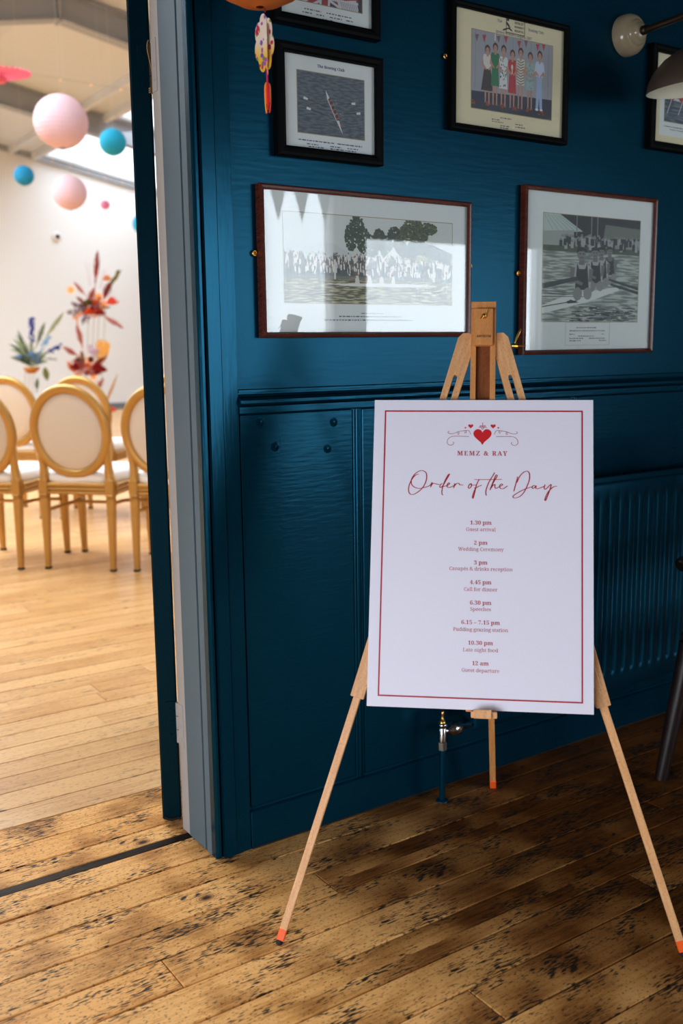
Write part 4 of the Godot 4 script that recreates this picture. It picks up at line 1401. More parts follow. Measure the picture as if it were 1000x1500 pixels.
	for a in [[198, 127, 155, 145, 110, 205, 82, 280, 80, 340, 100, 375, 140, 380, 200, 345, 255, 290, 290, 215, 298, 150, 285, 105, 240, 83, 195, 95, 150, 130, 115, 185, 110, 235, 130, 275, 170, 298, 220, 304, 270, 292, 320, 278, 345, 262],
		[345, 262, 360, 240, 364, 228, 362, 250, 348, 290], [350, 275, 368, 250, 385, 241, 410, 246, 455, 256], [490, 240, 470, 255, 460, 280, 473, 290, 500, 265, 530, 210, 570, 140, 578, 125, 562, 133, 530, 190, 500, 270, 488, 330, 490, 370, 502, 385],
		[500, 278, 545, 268, 578, 245, 572, 232, 554, 248, 550, 278, 572, 290, 600, 282, 640, 262], [642, 238, 640, 260, 628, 296], [634, 278, 660, 244, 690, 236, 705, 254, 748, 256], [835, 238, 814, 262, 810, 290, 824, 296, 845, 270, 846, 245, 838, 240, 850, 258, 905, 254],
		[942, 184, 925, 210, 905, 262, 888, 340, 868, 416, 860, 398, 880, 330, 897, 292, 882, 292, 900, 292, 935, 270, 972, 256]]:
		pen(st, crop_points(a, 590, 680, 0.12), 0.0011, z + 0.0003, 0.9)
	for a in [[208, 100, 175, 158, 140, 220, 112, 295, 103, 350, 112, 382], [238, 128, 222, 134, 200, 190, 170, 270, 154, 316], [240, 130, 236, 150, 200, 212, 165, 290, 190, 258, 214, 246, 212, 272, 224, 294, 262, 276],
		[262, 276, 295, 258, 304, 243, 285, 242, 268, 266, 280, 292, 315, 296, 366, 261], [-40, 189, 60, 188, 180, 186, 298, 183], [487, 146, 468, 220, 440, 330], [476, 222, 508, 148, 552, 97, 598, 79, 626, 108, 626, 180, 600, 260, 560, 340, 512, 390, 456, 408, 430, 396, 450, 370, 512, 330, 580, 296, 640, 275, 662, 268],
		[706, 262, 682, 254, 660, 270, 666, 290, 690, 276, 709, 258, 702, 282, 720, 293, 762, 280, 802, 262], [816, 240, 803, 272, 810, 297, 834, 287, 862, 256, 886, 236], [889, 238, 872, 300, 846, 372, 822, 432, 812, 424, 826, 380, 850, 332, 880, 296, 918, 266, 958, 260]]:
		pen(st, crop_points(a, 700, 680, 0.12), 0.0011, z + 0.0003, 0.9)
	obj("script_lettering", st, M.text_red, sg, Transform3D(Basis(), up))
	lettering(sg, "MEMZ & RAY", 0.013, up + Vector3(0.0004, 0.1908, z + 0.0002), M.text_red, true, true, 9, 0.0955)
	var lines := [["1.30 pm", 0.0561, true], ["Guest arrival", 0.0430, false], ["2 pm", 0.0175, true], ["Wedding Ceremony", 0.0050, false], ["3 pm", -0.0203, true], ["Canapés & drinks reception", -0.0325, false], ["4.45 pm", -0.0578, true], ["Call for dinner", -0.0713, false],
		["6.30 pm", -0.0965, true], ["Speeches", -0.1087, false], ["6.15 – 7.15 pm", -0.1336, true], ["Pudding grazing station", -0.1472, false], ["10.30 pm", -0.1719, true], ["Late night food", -0.1852, false], ["12 am", -0.2099, true], ["Guest departure", -0.2232, false]]
	for l in lines:
		lettering(sg, l[0], 0.01055 if l[2] else 0.0091, up + Vector3(-0.0004 - 0.009 * (l[1] - 0.056), l[1], z + 0.0002), M.text_red, l[2])

# ---------------------------------------------------------------- radiator
func build_radiator() -> void:
	var o := thing("radiator", "teal painted panel radiator with vertical flutes standing against the wall behind the easel", "radiator", Vector3(2.25, 0, 0))
	var x0 := 1.615 - 2.25
	var x1 := 2.90 - 2.25
	var pitch := 0.0395
	var ys := [0.166, 0.170, 0.176, 0.205, 0.214, 0.222, 0.228, 0.700, 0.708, 0.716, 0.725, 0.752, 0.760, 0.764]
	var dep := [0.4, 0.8, 1.0, 1.0, 0.93, 0.75, 0.0, 0.0, 0.3, 0.75, 1.0, 1.0, 0.8, 0.4]
	var n := int((x1 - x0 - 0.03) / pitch)
	var xs := [x0, x0 + 0.004]
	var fl := [2.0, 1.0]
	for k in n:
		var a: float = x0 + 0.018 + k * pitch
		for q in [[0.0, 1.0], [0.005, 0.85], [0.010, 0.0], [0.016, 0.0], [0.021, 0.85], [0.026, 1.0]]:
			xs.append(a + q[0]); fl.append(q[1])
	xs.append(x1 - 0.004); fl.append(1.0)
	xs.append(x1); fl.append(2.0)
	var z := func(i: int, j: int) -> float:
		var edge: float = 0.010 if fl[i] > 1.5 else 0.0
		var f: float = minf(fl[i], 1.0)
		var rim := 0.0
		if j < 2 or j > ys.size() - 3: rim = (1.0 - dep[j]) * 0.012
		var m: float = dep[j] if j >= 3 and j <= ys.size() - 4 else 1.0
		return 0.092 - edge - rim - 0.0085 * (1.0 - f) * (1.0 - m)
	var st := begin(true)
	for i in xs.size() - 1:
		for j in ys.size() - 1:
			var a := Vector3(xs[i], ys[j], z.call(i, j))
			var b := Vector3(xs[i + 1], ys[j], z.call(i + 1, j))
			var c := Vector3(xs[i + 1], ys[j + 1], z.call(i + 1, j + 1))
			var d := Vector3(xs[i], ys[j + 1], z.call(i, j + 1))
			quad(st, a, b, c, d, Vector3(a.x, a.y, 0))
	obj("front_panel", st, M.radiator, o)
	st = begin()
	box(st, Vector3(x1 - x0 - 0.012, 0.58, 0.012), at((x0 + x1) / 2, 0.465, 0.046), 0.003)
	obj("back_panel", st, M.radiator, o)
	for s in [x0 + 0.004, x1 - 0.004]:
		st = begin()
		box(st, Vector3(0.003, 0.57, 0.048), at(s, 0.467, 0.060), 0.001)
		obj("side_cover", st, M.radiator, o)
	st = begin()
	box(st, Vector3(x1 - x0, 0.004, 0.005), at((x0 + x1) / 2, 0.775, 0.087), 0.0012)
	box(st, Vector3(x1 - x0, 0.014, 0.003), at((x0 + x1) / 2, 0.769, 0.0905), 0.001)
	box(st, Vector3(x1 - x0, 0.014, 0.003), at((x0 + x1) / 2, 0.769, 0.0415), 0.001)
	for k in int((x1 - x0) / 0.022):
		box(st, Vector3(0.006, 0.003, 0.048), at(x0 + 0.012 + 0.022 * k, 0.774, 0.066))
	obj("top_grille", st, M.radiator, o)
	for x in [1.80 - 2.25, 2.6 - 2.25]:
		st = begin()
		box(st, Vector3(0.03, 0.5, 0.034), at(x, 0.47, 0.024), 0.002)
		obj("wall_bracket", st, M.radiator, o)
	# valve with its union, and the feed pipe in the floor
	var vx := 1.5215 - 2.25
	var vz := 0.072
	var vy := 0.188
	st = begin(true)
	tube(st, [Vector3(vx, 0.001, vz), Vector3(vx, vy - 0.05, vz)], 0.0075, 14)
	lathe(st, [Vector2(0.016, 0.0), Vector2(0.015, 0.003), Vector2(0.0085, 0.005)], 16, at(vx, 0.0005, vz))
	var pipe := obj("feed_pipe", st, M.radiator, o)
	st = begin(true)
	tube(st, [Vector3(vx + 0.006, 0.30, 0.012), Vector3(vx + 0.006, 0.985, 0.012)], 0.0075, 12)
	obj("rising_pipe", st, M.radiator, o)
	st = begin()
	lathe(st, [Vector2(0.0, vy - 0.052), Vector2(0.0115, vy - 0.052), Vector2(0.0115, vy - 0.032), Vector2(0.0, vy - 0.032)], 6, at(vx, 0, vz))
	obj("valve_nut", st, M.nickel, pipe)
	st = begin(true)
	lathe(st, [Vector2(0.0098, vy - 0.031), Vector2(0.0098, vy + 0.002), Vector2(0.0085, vy + 0.004), Vector2(0.0085, vy + 0.006), Vector2(0.0115, vy + 0.008), Vector2(0.0115, vy + 0.015), Vector2(0.009, vy + 0.018), Vector2(0.0, vy + 0.018)], 18, at(vx, 0, vz))
	var side := Transform3D(Basis(Vector3.FORWARD, PI / 2), Vector3(vx, vy - 0.006, vz))
	lathe(st, [Vector2(0.008, 0.006), Vector2(0.008, 0.02), Vector2(0.014, 0.024), Vector2(0.017, 0.034), Vector2(0.017, 0.052), Vector2(0.013, 0.058), Vector2(0.009, 0.060), Vector2(0.008, 0.100)], 16, side)
	obj("valve_body", st, M.chrome, pipe)
	st = begin(true)
	lathe(st, [Vector2(0.0085, vy + 0.018), Vector2(0.0075, vy + 0.024), Vector2(0.0035, vy + 0.027), Vector2(0.0032, vy + 0.036), Vector2(0.0042, vy + 0.040), Vector2(0.0036, vy + 0.049), Vector2(0.0, vy + 0.050)], 14, at(vx, 0, vz))
	obj("valve_spindle", st, M.brass, pipe)

# ---------------------------------------------------------------- wall lamp
func wall_lamp() -> void:
	var o := thing("wall_lamp", "swan-neck wall lamp with cream ceramic rose and enamelled dome shade", "lamp", Vector3(2.196, 1.927, 0.001))
	var outward := Transform3D(Basis(Vector3.RIGHT, PI / 2), Vector3.ZERO)
	var st := begin(true)
	lathe(st, [Vector2(0.052, 0), Vector2(0.0525, 0.012), Vector2(0.050, 0.024), Vector2(0.044, 0.033), Vector2(0.036, 0.038), Vector2(0.033, 0.0385), Vector2(0.0315, 0.042), Vector2(0.029, 0.046), Vector2(0.024, 0.0475), Vector2(0.0225, 0.0485), Vector2(0.0215, 0.053), Vector2(0.018, 0.056), Vector2(0.0, 0.057)], 40, outward)
	obj("rose", st, M.enamel, o)
	st = begin(true)
	var bend := curve([Vector3(0, 0.0, 0.054), Vector3(0.006, 0.002, 0.09), Vector3(0.020, 0.010, 0.16), Vector3(0.026, 0.018, 0.215), Vector3(0.022, 0.004, 0.246), Vector3(0.019, -0.036, 0.250)], 6)
	tube(st, bend, 0.0085, 14)
	lathe(st, [Vector2(0.0115, 0.055), Vector2(0.0115, 0.068), Vector2(0.009, 0.070)], 16, outward)
	obj("arm", st, M.bronze, o)
	var tilt := Transform3D(Basis(Vector3(0, 0, 1), deg_to_rad(6.0)), Vector3(0.019, -0.175, 0.250))
	st = begin(true)
	lathe(st, [Vector2(0.1475, 0.0), Vector2(0.1485, 0.0025), Vector2(0.144, 0.022), Vector2(0.130, 0.047), Vector2(0.105, 0.072), Vector2(0.078, 0.088), Vector2(0.050, 0.098), Vector2(0.034, 0.103), Vector2(0.032, 0.125), Vector2(0.026, 0.135), Vector2(0.010, 0.140), Vector2(0.0, 0.140)], 40, tilt)
	var shade := obj("shade", st, M.shade_brown, o)
	st = begin(true)
	lathe(st, [Vector2(0.0, 0.094), Vector2(0.048, 0.0945), Vector2(0.076, 0.0845), Vector2(0.103, 0.0685), Vector2(0.1275, 0.0445), Vector2(0.1415, 0.020), Vector2(0.1455, 0.0015), Vector2(0.1475, 0.0)], 40, tilt)
	obj("shade_lining", st, M.enamel_white, shade)
	st = begin(true)
	lathe(st, [Vector2(0.0, 0.018), Vector2(0.014, 0.022), Vector2(0.024, 0.034), Vector2(0.025, 0.046), Vector2(0.017, 0.064), Vector2(0.013, 0.078), Vector2(0.013, 0.094)], 20, tilt)
	obj("bulb", st, mat(Color(0.85, 0.84, 0.80), 0.15), o)

# ---------------------------------------------------------------- hanging decorations of the near room
func hanging_decorations() -> void:
	# orange paper lantern, only its underside in view
	var lp := Vector3(0.975, 1.861, 0.20)
	var o := thing("paper_lantern", "orange paper lantern over the framed pictures, only its underside in view", "lantern", lp)
	lantern_shape(o, 0.123, Color(0.72, 0.36, 0.04), 2.58 - lp.y, 0.06)
	# paper flower on a thread with a tassel under it
	var fp := Vector3(0.984, 1.68, 0.20)
	var f := thing("paper_flower", "small yellow floral paper cloud on a red thread with a pink and orange tassel", "decoration", fp)
	var st := begin(true)
	tube(st, [Vector3(0.001, 0.055, 0), Vector3(0.002, 0.078, 0)], 0.0012, 6)
	obj("thread", st, mat(Color(0.55, 0.05, 0.08), 0.8), f)
	# printed petals: two leaves of card set at an angle
	var im := Image.create(64, 128, false, Image.FORMAT_RGB8)
	for y in 128:
		var c := Color(0.90, 0.82, 0.74).lerp(Color(0.90, 0.68, 0.14), smoothstep(52.0, 104.0, float(y)))
		im.fill_rect(Rect2i(0, y, 64, 1), c)
	for k in 40:
		blob(im, rng.randf_range(4, 60), rng.randf_range(8, 112), rng.randf_range(1, 4), rng.randf_range(2, 6), [Color(0.75, 0.10, 0.25), Color(0.45, 0.30, 0.70), Color(0.45, 0.55, 0.12), Color(0.62, 0.30, 0.65)][k % 4])
	var pm := mat(Color.WHITE, 0.75)
	pm.albedo_texture = tex(im)
	pm.uv1_triplanar = true
	pm.uv1_scale = Vector3(1.0 / 0.06, 1.0 / 0.11, 1.0 / 0.06)
	pm.uv1_offset = Vector3(0.5, 0.5, 0.5)
	for s in [[-1.05, -0.002, 0.001], [1.0, 0.004, -0.004]]:
		var pg := PackedVector2Array()
		for i in 60:
			var a := TAU * i / 60.0
			var rr := 0.86 + 0.26 * sqrt(absf(cos(a * 3.5 + 0.4)))
			pg.append(Vector2(cos(a) * 0.0185 * rr, sin(a) * 0.046 * rr))
		st = begin()
		prism(st, pg, -0.0006, 0.0006)
		obj("card_leaf", st, pm, f, Transform3D(Basis(Vector3.UP, s[0]), Vector3(s[1], s[2], 0.0)))
	st = begin(true)
	tube(st, [Vector3(0.0015, -0.040, 0.001), Vector3(0.002, -0.0675, 0.001)], 0.0016, 6)
	obj("cord", st, mat(Color(0.86, 0.05, 0.36), 0.8), f)
	var cols := [Color(0.95, 0.10, 0.10), Color(1.0, 0.35, 0.08), Color(0.98, 0.62, 0.10), Color(0.90, 0.05, 0.32)]
	for k in 12:
		st = begin(true)
		var a := TAU * k / 12.0
		var rr := 0.0045
		var L := rng.randf_range(0.035, 0.056)
		tube(st, curve([Vector3(0.002, -0.0665, 0.001), Vector3(0.002 + cos(a) * rr, -0.073, 0.001 + sin(a) * rr), Vector3(0.002 + cos(a) * rr * 1.1, -0.066 - L * 0.7, 0.001 + sin(a) * rr), Vector3(0.002 + cos(a) * rr * 0.7, -0.066 - L, 0.001 + sin(a) * rr * 0.7)], 4), 0.0015, 6)
		obj("tassel_strand", st, mat(cols[k % 4], 0.8), f)

# a ribbed paper lantern with its wire mouth and its thread to the ceiling
func lantern_shape(o: Node3D, r: float, c: Color, thread: float, mouth := 0.14) -> void:
	var prof := []
	var ribs := maxi(10, int(r * 90))
	for i in ribs * 4 + 1:
		var t := -PI / 2 + mouth + (PI - 2.0 * mouth) * i / (ribs * 4.0)
		var rr := r * (1.0 - 0.012 * absf(sin(PI * i / 4.0)))
		prof.append(Vector2(cos(t) * rr, sin(t) * rr * 0.97))
	var st := begin(true)
	lathe(st, prof, 36, Transform3D())
	obj("paper_shell", st, paper(c, 0.5), o)
	for s in ([-1.0, 1.0] if mouth > 0.1 else [1.0]):
		var ring := []
		for i in 25:
			ring.append(Vector3(cos(TAU * i / 24) * r * sin(mouth), s * r * cos(mouth) * 0.97, sin(TAU * i / 24) * r * sin(mouth)))
		st = begin(true)
		tube(st, ring, r * 0.012, 5, false)
		obj("wire_ring", st, M.nickel, o)
	if thread > 0.0:
		st = begin(true)
		tube(st, [Vector3(0, r * 0.93, 0), Vector3(0, thread, 0)], 0.0006, 5)
		obj("thread", st, M.white_cloth, o)

# ---------------------------------------------------------------- chairs
func make_chair() -> Node3D:
	var o := thing("banquet_chair", "", "chair")
	# the back legs stand on the x axis, the chair faces -z
	var tilt := Transform3D(Basis(Vector3.RIGHT, deg_to_rad(9.0)), Vector3(0, 0.49, 0.004))
	for s in [-1.0, 1.0]:
		var x: float = s * 0.185
		var st := begin()
		taper(st, Vector3(x, 0.012, 0.012), Vector3(x, 0.375, 0.0), 0.013, 0.0215)
		var leg := obj("back_leg", st, M.gold, o)
		st = begin()
		box(st, Vector3(0.030, 0.012, 0.030), at(x, 0.006, 0.012), 0.003)
		obj("foot_pad", st, M.rubber, leg)
		st = begin()
		box(st, Vector3(0.040, 0.012, 0.040), at(x, 0.381, 0.0), 0.003)
		box(st, Vector3(0.047, 0.012, 0.047), at(x, 0.394, 0.0), 0.004)
		box(st, Vector3(0.046, 0.075, 0.046), at(x, 0.4375, 0.0), 0.003)
		obj("leg_block", st, M.gold, leg)
		# stile that sweeps up into the oval
		st = begin(true)
		var p := curve([Vector3(x, 0.47, 0), Vector3(x * 0.98, 0.53, 0.004), Vector3(x * 1.01, 0.60, 0.017), Vector3(x * 1.06, 0.66, 0.028)], 6)
		var rad := []
		for i in p.size():
			rad.append(lerpf(0.026, 0.016, float(i) / (p.size() - 1)))
		tube(st, p, rad, 12)
		obj("stile", st, M.gold, o)
		st = begin()
		taper(st, Vector3(s * 0.205, 0.012, -0.43), Vector3(s * 0.205, 0.375, -0.42), 0.013, 0.022)
		leg = obj("front_leg", st, M.gold, o)
		st = begin()
		box(st, Vector3(0.030, 0.012, 0.030), at(s * 0.205, 0.006, -0.43), 0.003)
		obj("foot_pad", st, M.rubber, leg)
		st = begin()
		box(st, Vector3(0.042, 0.012, 0.042), at(s * 0.205, 0.381, -0.42), 0.003)
		box(st, Vector3(0.048, 0.08, 0.048), at(s * 0.205, 0.427, -0.42), 0.003)
		obj("leg_block", st, M.gold, leg)
		st = begin(true)
		tube(st, curve([Vector3(s * 0.185, 0.31, -0.002), Vector3(s * 0.13, 0.325, -0.14), Vector3(s * 0.13, 0.325, -0.28), Vector3(s * 0.205, 0.31, -0.42)], 6), 0.010, 10)
		obj("stretcher", st, M.gold, o)
	var cs := begin(true)
	tube(cs, [Vector3(-0.13, 0.325, -0.21), Vector3(0.13, 0.325, -0.21)], 0.009, 10)
	obj("stretcher", cs, M.gold, o)
	# seat rail with three mouldings
	var st := begin()
	for q in [[0.405, 0.018, 0.0], [0.425, 0.018, 0.004], [0.446, 0.022, 0.008]]:
		for s in [-1.0, 1.0]:
			box(st, Vector3(0.020 + q[2], q[1], 0.40), Transform3D(Basis(Vector3.UP, s * 0.048), Vector3(s * 0.197, q[0], -0.21)), 0.005)
		box(st, Vector3(0.37, q[1], 0.020 + q[2]), at(0, q[0], 0.004), 0.005)
		box(st, Vector3(0.41, q[1], 0.020 + q[2]), at(0, q[0], -0.424), 0.005)
	obj("seat_rail", st, M.gold, o)
	# cushion
	st = begin(true)
	var rows := []
	for q in [[0.455, 0.98], [0.462, 1.02], [0.480, 1.035], [0.498, 1.02], [0.512, 0.96], [0.520, 0.84], [0.524, 0.5], [0.525, 0.0]]:
		var ring := []
		for i in 40:
			var a := TAU * i / 40.0
			var ca := cos(a)
			var sa := sin(a)
			var k := pow(pow(absf(ca), 5.0) + pow(absf(sa), 5.0), -0.2)
			var zz := sa * k * 0.225
			var w := 0.205 + 0.022 * (-zz / 0.225) * 0.5
			ring.append(Vector3(ca * k * w * q[1], q[0] + 0.003 * sin(a * 6.0) * (1.0 if q[0] < 0.50 else 0.0), -0.212 + zz * q[1]))
		rows.append(ring)
	for j in rows.size() - 1:
		for i in 40:
			quad(st, rows[j][i], rows[j][(i + 1) % 40], rows[j + 1][(i + 1) % 40], rows[j + 1][i], Vector3(0, 0.44, -0.212))
	obj("seat_cushion", st, M.white_cloth, o)
	# oval back
	var rx := 0.200
	var ry := 0.222
	var cy := 0.235
	st = begin(true)
	var sect := [[-0.022, -0.010], [-0.022, 0.008], [-0.014, 0.017], [0.004, 0.019], [0.016, 0.014], [0.020, 0.006], [0.020, -0.008], [0.006, -0.014], [-0.012, -0.014]]
	var segs := 56
	for i in segs:
		for k in sect.size():
			var q := []
			for w in [[i, k], [i + 1, k], [i + 1, k + 1], [i, k + 1]]:
				var a: float = TAU * w[0] / segs
				var d: Array = sect[w[1] % sect.size()]
				q.append(tilt * Vector3(cos(a) * (rx + d[0] * 1.12), cy + sin(a) * (ry + d[0] * 1.12), d[1] * 1.1))
			var am := TAU * (i + 0.5) / segs
			quad(st, q[0], q[1], q[2], q[3], tilt * Vector3(cos(am) * rx, cy + sin(am) * ry, 0.002))
	obj("oval_frame", st, M.gold, o)
	st = begin(true)
	for side in [1.0, -1.0]:
		var pr := [[1.0, 0.003], [0.93, 0.010], [0.75, 0.016], [0.45, 0.020], [0.0, 0.021]]
		for j in pr.size() - 1:
			for i in segs:
				var q := []
				for w in [[i, j], [i + 1, j], [i + 1, j + 1], [i, j + 1]]:
					var a: float = TAU * w[0] / segs
					var d: Array = pr[w[1]]
					q.append(tilt * Vector3(cos(a) * (rx - 0.018) * d[0], cy + sin(a) * (ry - 0.018) * d[0], side * d[1]))
				quad(st, q[0], q[1], q[2], q[3], tilt * Vector3(0, cy, -side * 0.3))
	obj("back_pad", st, M.cream_cloth, o)
	return o

# a square leg that narrows
func taper(st: SurfaceTool, a: Vector3, b: Vector3, ra: float, rb: float) -> void:
	var q := []
	for w in [[a, ra], [b, rb]]:
		var r: float = w[1]
		var ch := r * 0.25
		for k in [[-r + ch, -r], [r - ch, -r], [r, -r + ch], [r, r - ch], [r - ch, r], [-r + ch, r], [-r, r - ch], [-r, -r + ch]]:
			q.append(w[0] + Vector3(k[0], 0, k[1]))
	var mid := (a + b) / 2.0
	for i in 8:
		quad(st, q[i], q[(i + 1) % 8], q[8 + (i + 1) % 8], q[8 + i], mid)
	for i in range(1, 7):
		tri(st, q[0], q[i], q[i + 1], mid)
		tri(st, q[8], q[8 + i], q[9 + i], mid)

func chairs() -> void:
	var proto := make_chair()
	var list := [[1.726, -3.083, -47.3, "gold oval-back chair with cream back pad standing whole in the middle of the near row"],
		[2.075, -2.735, -47.3, "gold oval-back chair in the near row half hidden by the open door"],
		[1.356, -3.425, -48.5, "gold oval-back chair at the left end of the near row, cut by the picture edge"],
		[2.31, -4.57, -47.3, "gold oval-back chair behind the whole middle chair, only its top arc and seat showing"],
		[1.955, -4.955, -47.3, "gold oval-back chair of the second row in front of the blue flowers"],
		[2.79, -4.23, -47.3, "gold oval-back chair of the second row glimpsed beside the open door"]]
	for i in list.size():
		var c: Array = list[i]
		var o: Node3D = proto
		if i > 0:
			o = proto.duplicate()
			o.name = numbered("banquet_chair")
			add_child(o)
		o.position = Vector3(c[0], 0, c[1])
		o.rotation.y = deg_to_rad(c[2])
		tag(o, c[3], "chair", "gold banquet chairs set out in rows in the hall")

# ---------------------------------------------------------------- lanterns
func lanterns() -> void:
	var group := "paper lanterns hanging in the hall"
	var pink := Color(0.87, 0.73, 0.76)
	var teal := Color(0.05, 0.62, 0.76)
	var list := [[2.706, 2.830, -5.811, 0.202, pink, "largest pale pink paper lantern under the roof beam"],
		[3.428, 2.614, -7.728, 0.163, pink, "middle-sized pale pink paper lantern in front of the white wall"],
		[4.280, 2.709, -9.006, 0.049, Color(0.86, 0.48, 0.62), "tiny bright pink paper lantern, smallest of them all"],
		[3.214, 2.775, -6.068, 0.108, teal, "turquoise paper lantern in front of the bright skylight"],
		[3.409, 2.953, -9.034, 0.105, Color(0.04, 0.52, 0.70), "small blue paper lantern near the left edge of the white wall, below the roof"],
		[4.190, 2.372, -7.791, 0.105, teal, "turquoise paper lantern peeping out from behind the open door edge"]]
	for l in list:
		var o := thing("paper_lantern", l[5], "lantern", Vector3(l[0], l[1], l[2]), rng.randf() * 3.0, group)
		lantern_shape(o, l[3], l[4], roof_y(l[0]) - l[1] - 0.01)
	# flat honeycomb fan, half out of the picture
	var f := thing("paper_fan", "flat bright pink pleated paper fan at the edge of the hall ceiling", "paper fan", Vector3(2.03, 2.915, -5.048))
	var st := begin()
	var n := 72
	for i in n:
		var a := TAU * i / n
		var b := TAU * (i + 1) / n
		var h0 := 0.006 if i % 2 == 0 else -0.006
		var r := 0.215
		quad(st, Vector3(0.02 * cos(a), h0 * 0.2, 0.02 * sin(a)), Vector3(r * cos(a), h0, r * sin(a)), Vector3(r * cos(b), -h0, r * sin(b)), Vector3(0.02 * cos(b), -h0 * 0.2, 0.02 * sin(b)), Vector3(0, -3, 0))
	obj("pleated_disc", st, paper(Color(0.88, 0.42, 0.52), 0.6), f, Transform3D(Basis(Vector3(0.4, 0, 1).normalized(), 0.05), Vector3.ZERO))
	st = begin(true)
	lathe(st, [Vector2(0.0, -0.06), Vector2(0.05, -0.055), Vector2(0.06, -0.03), Vector2(0.035, -0.012), Vector2(0.0, -0.01)], 24)
	obj("rosette", st, paper(Color(0.95, 0.50, 0.58), 0.8), f)
	st = begin(true)
	tube(st, [Vector3(0, 0, 0), Vector3(0, roof_y(2.03) - 2.925, 0)], 0.0012, 5)
	obj("thread", st, M.white_cloth, f)

# ---------------------------------------------------------------- flowers
func at_pixel_depth(base: Vector3, dx: float, dy: float, k: float) -> Vector3:
	# offset in the plane across the view, dx and dy in hundredths
	return base + Vector3(0.828 * dx, dy, 0.561 * dx) * k

func plume(parent: Node3D, base: Vector3, tip: Vector3, r: float, m: Material) -> void:
	var st := begin()
	var d := tip - base
	var L := d.length()
	var ax := d / L
	var s := ax.cross(Vector3(0.3, 0.2, 0.9)).normalized()
	var t := ax.cross(s)
	for k in 260:
		var h := rng.randf()
		var a := rng.randf() * TAU
		var out := s * cos(a) + t * sin(a)
		var rr := r * sin(PI * clampf(h * 0.92 + 0.06, 0.0, 1.0)) * rng.randf_range(0.7, 1.5)
		var p := base + ax * (h * L)
		var q := p + out * rr + ax * (L * 0.20)
		var wv := ax.cross(out) * (r * 0.24)
		tri(st, p - wv, p + wv, q, p - out)
	st.set_smooth_group(-1)
	tube(st, [base - ax * L * 0.25, tip], 0.004, 5)
	obj("plume", st, m, parent)

func daisy(parent: Node3D, p: Vector3, r: float, face: Vector3, m: Material, eye: Material, petals := 12) -> void:
	var z := face.normalized()
	var x := Vector3.UP.cross(z).normalized()
	var B := Transform3D(Basis(x, z.cross(x), z), p)
	var st := begin()
	for k in petals:
		var a := TAU * k / petals + rng.randf() * 0.2
		var R := B * Transform3D(Basis(Vector3(0, 0, 1), a), Vector3.ZERO)
		var w := r * 0.30
		var c := R * Vector3(r * 0.5, 0, -0.2)
		quad(st, R * Vector3(r * 0.1, 0, 0.004), R * Vector3(r * 0.55, w, r * 0.10), R * Vector3(r, 0, r * 0.22), R * Vector3(r * 0.55, -w, r * 0.10), c)
	obj("petals", st, m, parent)
	st = begin(true)
	lathe(st, [Vector2(r * 0.36, 0), Vector2(r * 0.34, r * 0.12), Vector2(r * 0.2, r * 0.2), Vector2(0, r * 0.22)], 14, B * Transform3D(Basis(Vector3.RIGHT, PI / 2), Vector3.ZERO))
	obj("flower_eye", st, eye, parent)

func bloom(parent: Node3D, p: Vector3, r0: float, m: Material) -> void:
	var r := r0 * 1.45
	# a full flower of cupped petals
	var st := begin()
	for ring in [[1.0, 9, 0.25], [0.78, 7, 0.7], [0.5, 6, 1.1]]:
		for k in ring[1]:
			var a: float = TAU * k / ring[1] + ring[2]
			var e: float = ring[2]
			var o := Vector3(cos(a), 0, sin(a))
			var t := Vector3(-sin(a), 0, cos(a))
			var q: Vector3 = p + o * r * ring[0] * cos(e) + Vector3.UP * r * sin(e) * 0.9
			var base := p - Vector3.UP * r * 0.2
			quad(st, base, p + (o * 0.6 + t * 0.45) * r * ring[0], q, p + (o * 0.6 - t * 0.45) * r * ring[0], p - o * 0.05)
			quad(st, base, q + t * r * 0.3, q + Vector3.UP * r * 0.15, q - t * r * 0.3, p - o * 0.05)
	obj("bloom", st, m, parent)

func blade(parent: Node3D, called: String, base: Vector3, tip: Vector3, w: float, m: Material, bow := 0.04) -> void:
	var st := begin()
	var d := (tip - base)
	var s := d.normalized().cross(Vector3(-0.561, 0.1, 0.828)).normalized()
	var n := 6
	var prev := []
	for i in n + 1:
		var t := float(i) / n
		var c := base + d * t + Vector3(0, 1, 0) * bow * sin(PI * t)
		var ww := w * sin(PI * clampf(t * 0.9 + 0.08, 0, 1))
		var now := [c - s * ww, c + Vector3(-0.561, 0, 0.828) * ww * 0.3, c + s * ww]
		if i > 0:
			quad(st, prev[0], now[0], now[1], prev[1], c - Vector3(-0.561, 0, 0.828))
			quad(st, prev[1], now[1], now[2], prev[2], c - Vector3(-0.561, 0, 0.828))
		prev = now
	obj(called, st, m, parent)

func spray(parent: Node3D, called: String, base: Vector3, tip: Vector3, r: float, m: Material, dots: int) -> void:
	# a spike of tiny florets along a stem
	var st := begin(true)
	tube(st, [base, base.lerp(tip, 0.5), tip], 0.003, 5)
	for k in dots:
		var t := rng.randf_range(0.25, 1.0)
		var p := base.lerp(tip, t) + Vector3(rng.randf_range(-1, 1), rng.randf_range(-1, 1), rng.randf_range(-1, 1)) * r
		var q := r * 0.55
		lathe(st, [Vector2(0, -q), Vector2(q * 0.8, 0), Vector2(0, q)], 6, at(p.x, p.y, p.z))
	obj(called, st, m, parent)

func stems(parent: Node3D, pts: Array, r: float, m: Material) -> void:
	for p in pts:
		var st := begin(true)
		tube(st, p, r, 8)
		obj("stand_rod", st, m, parent)

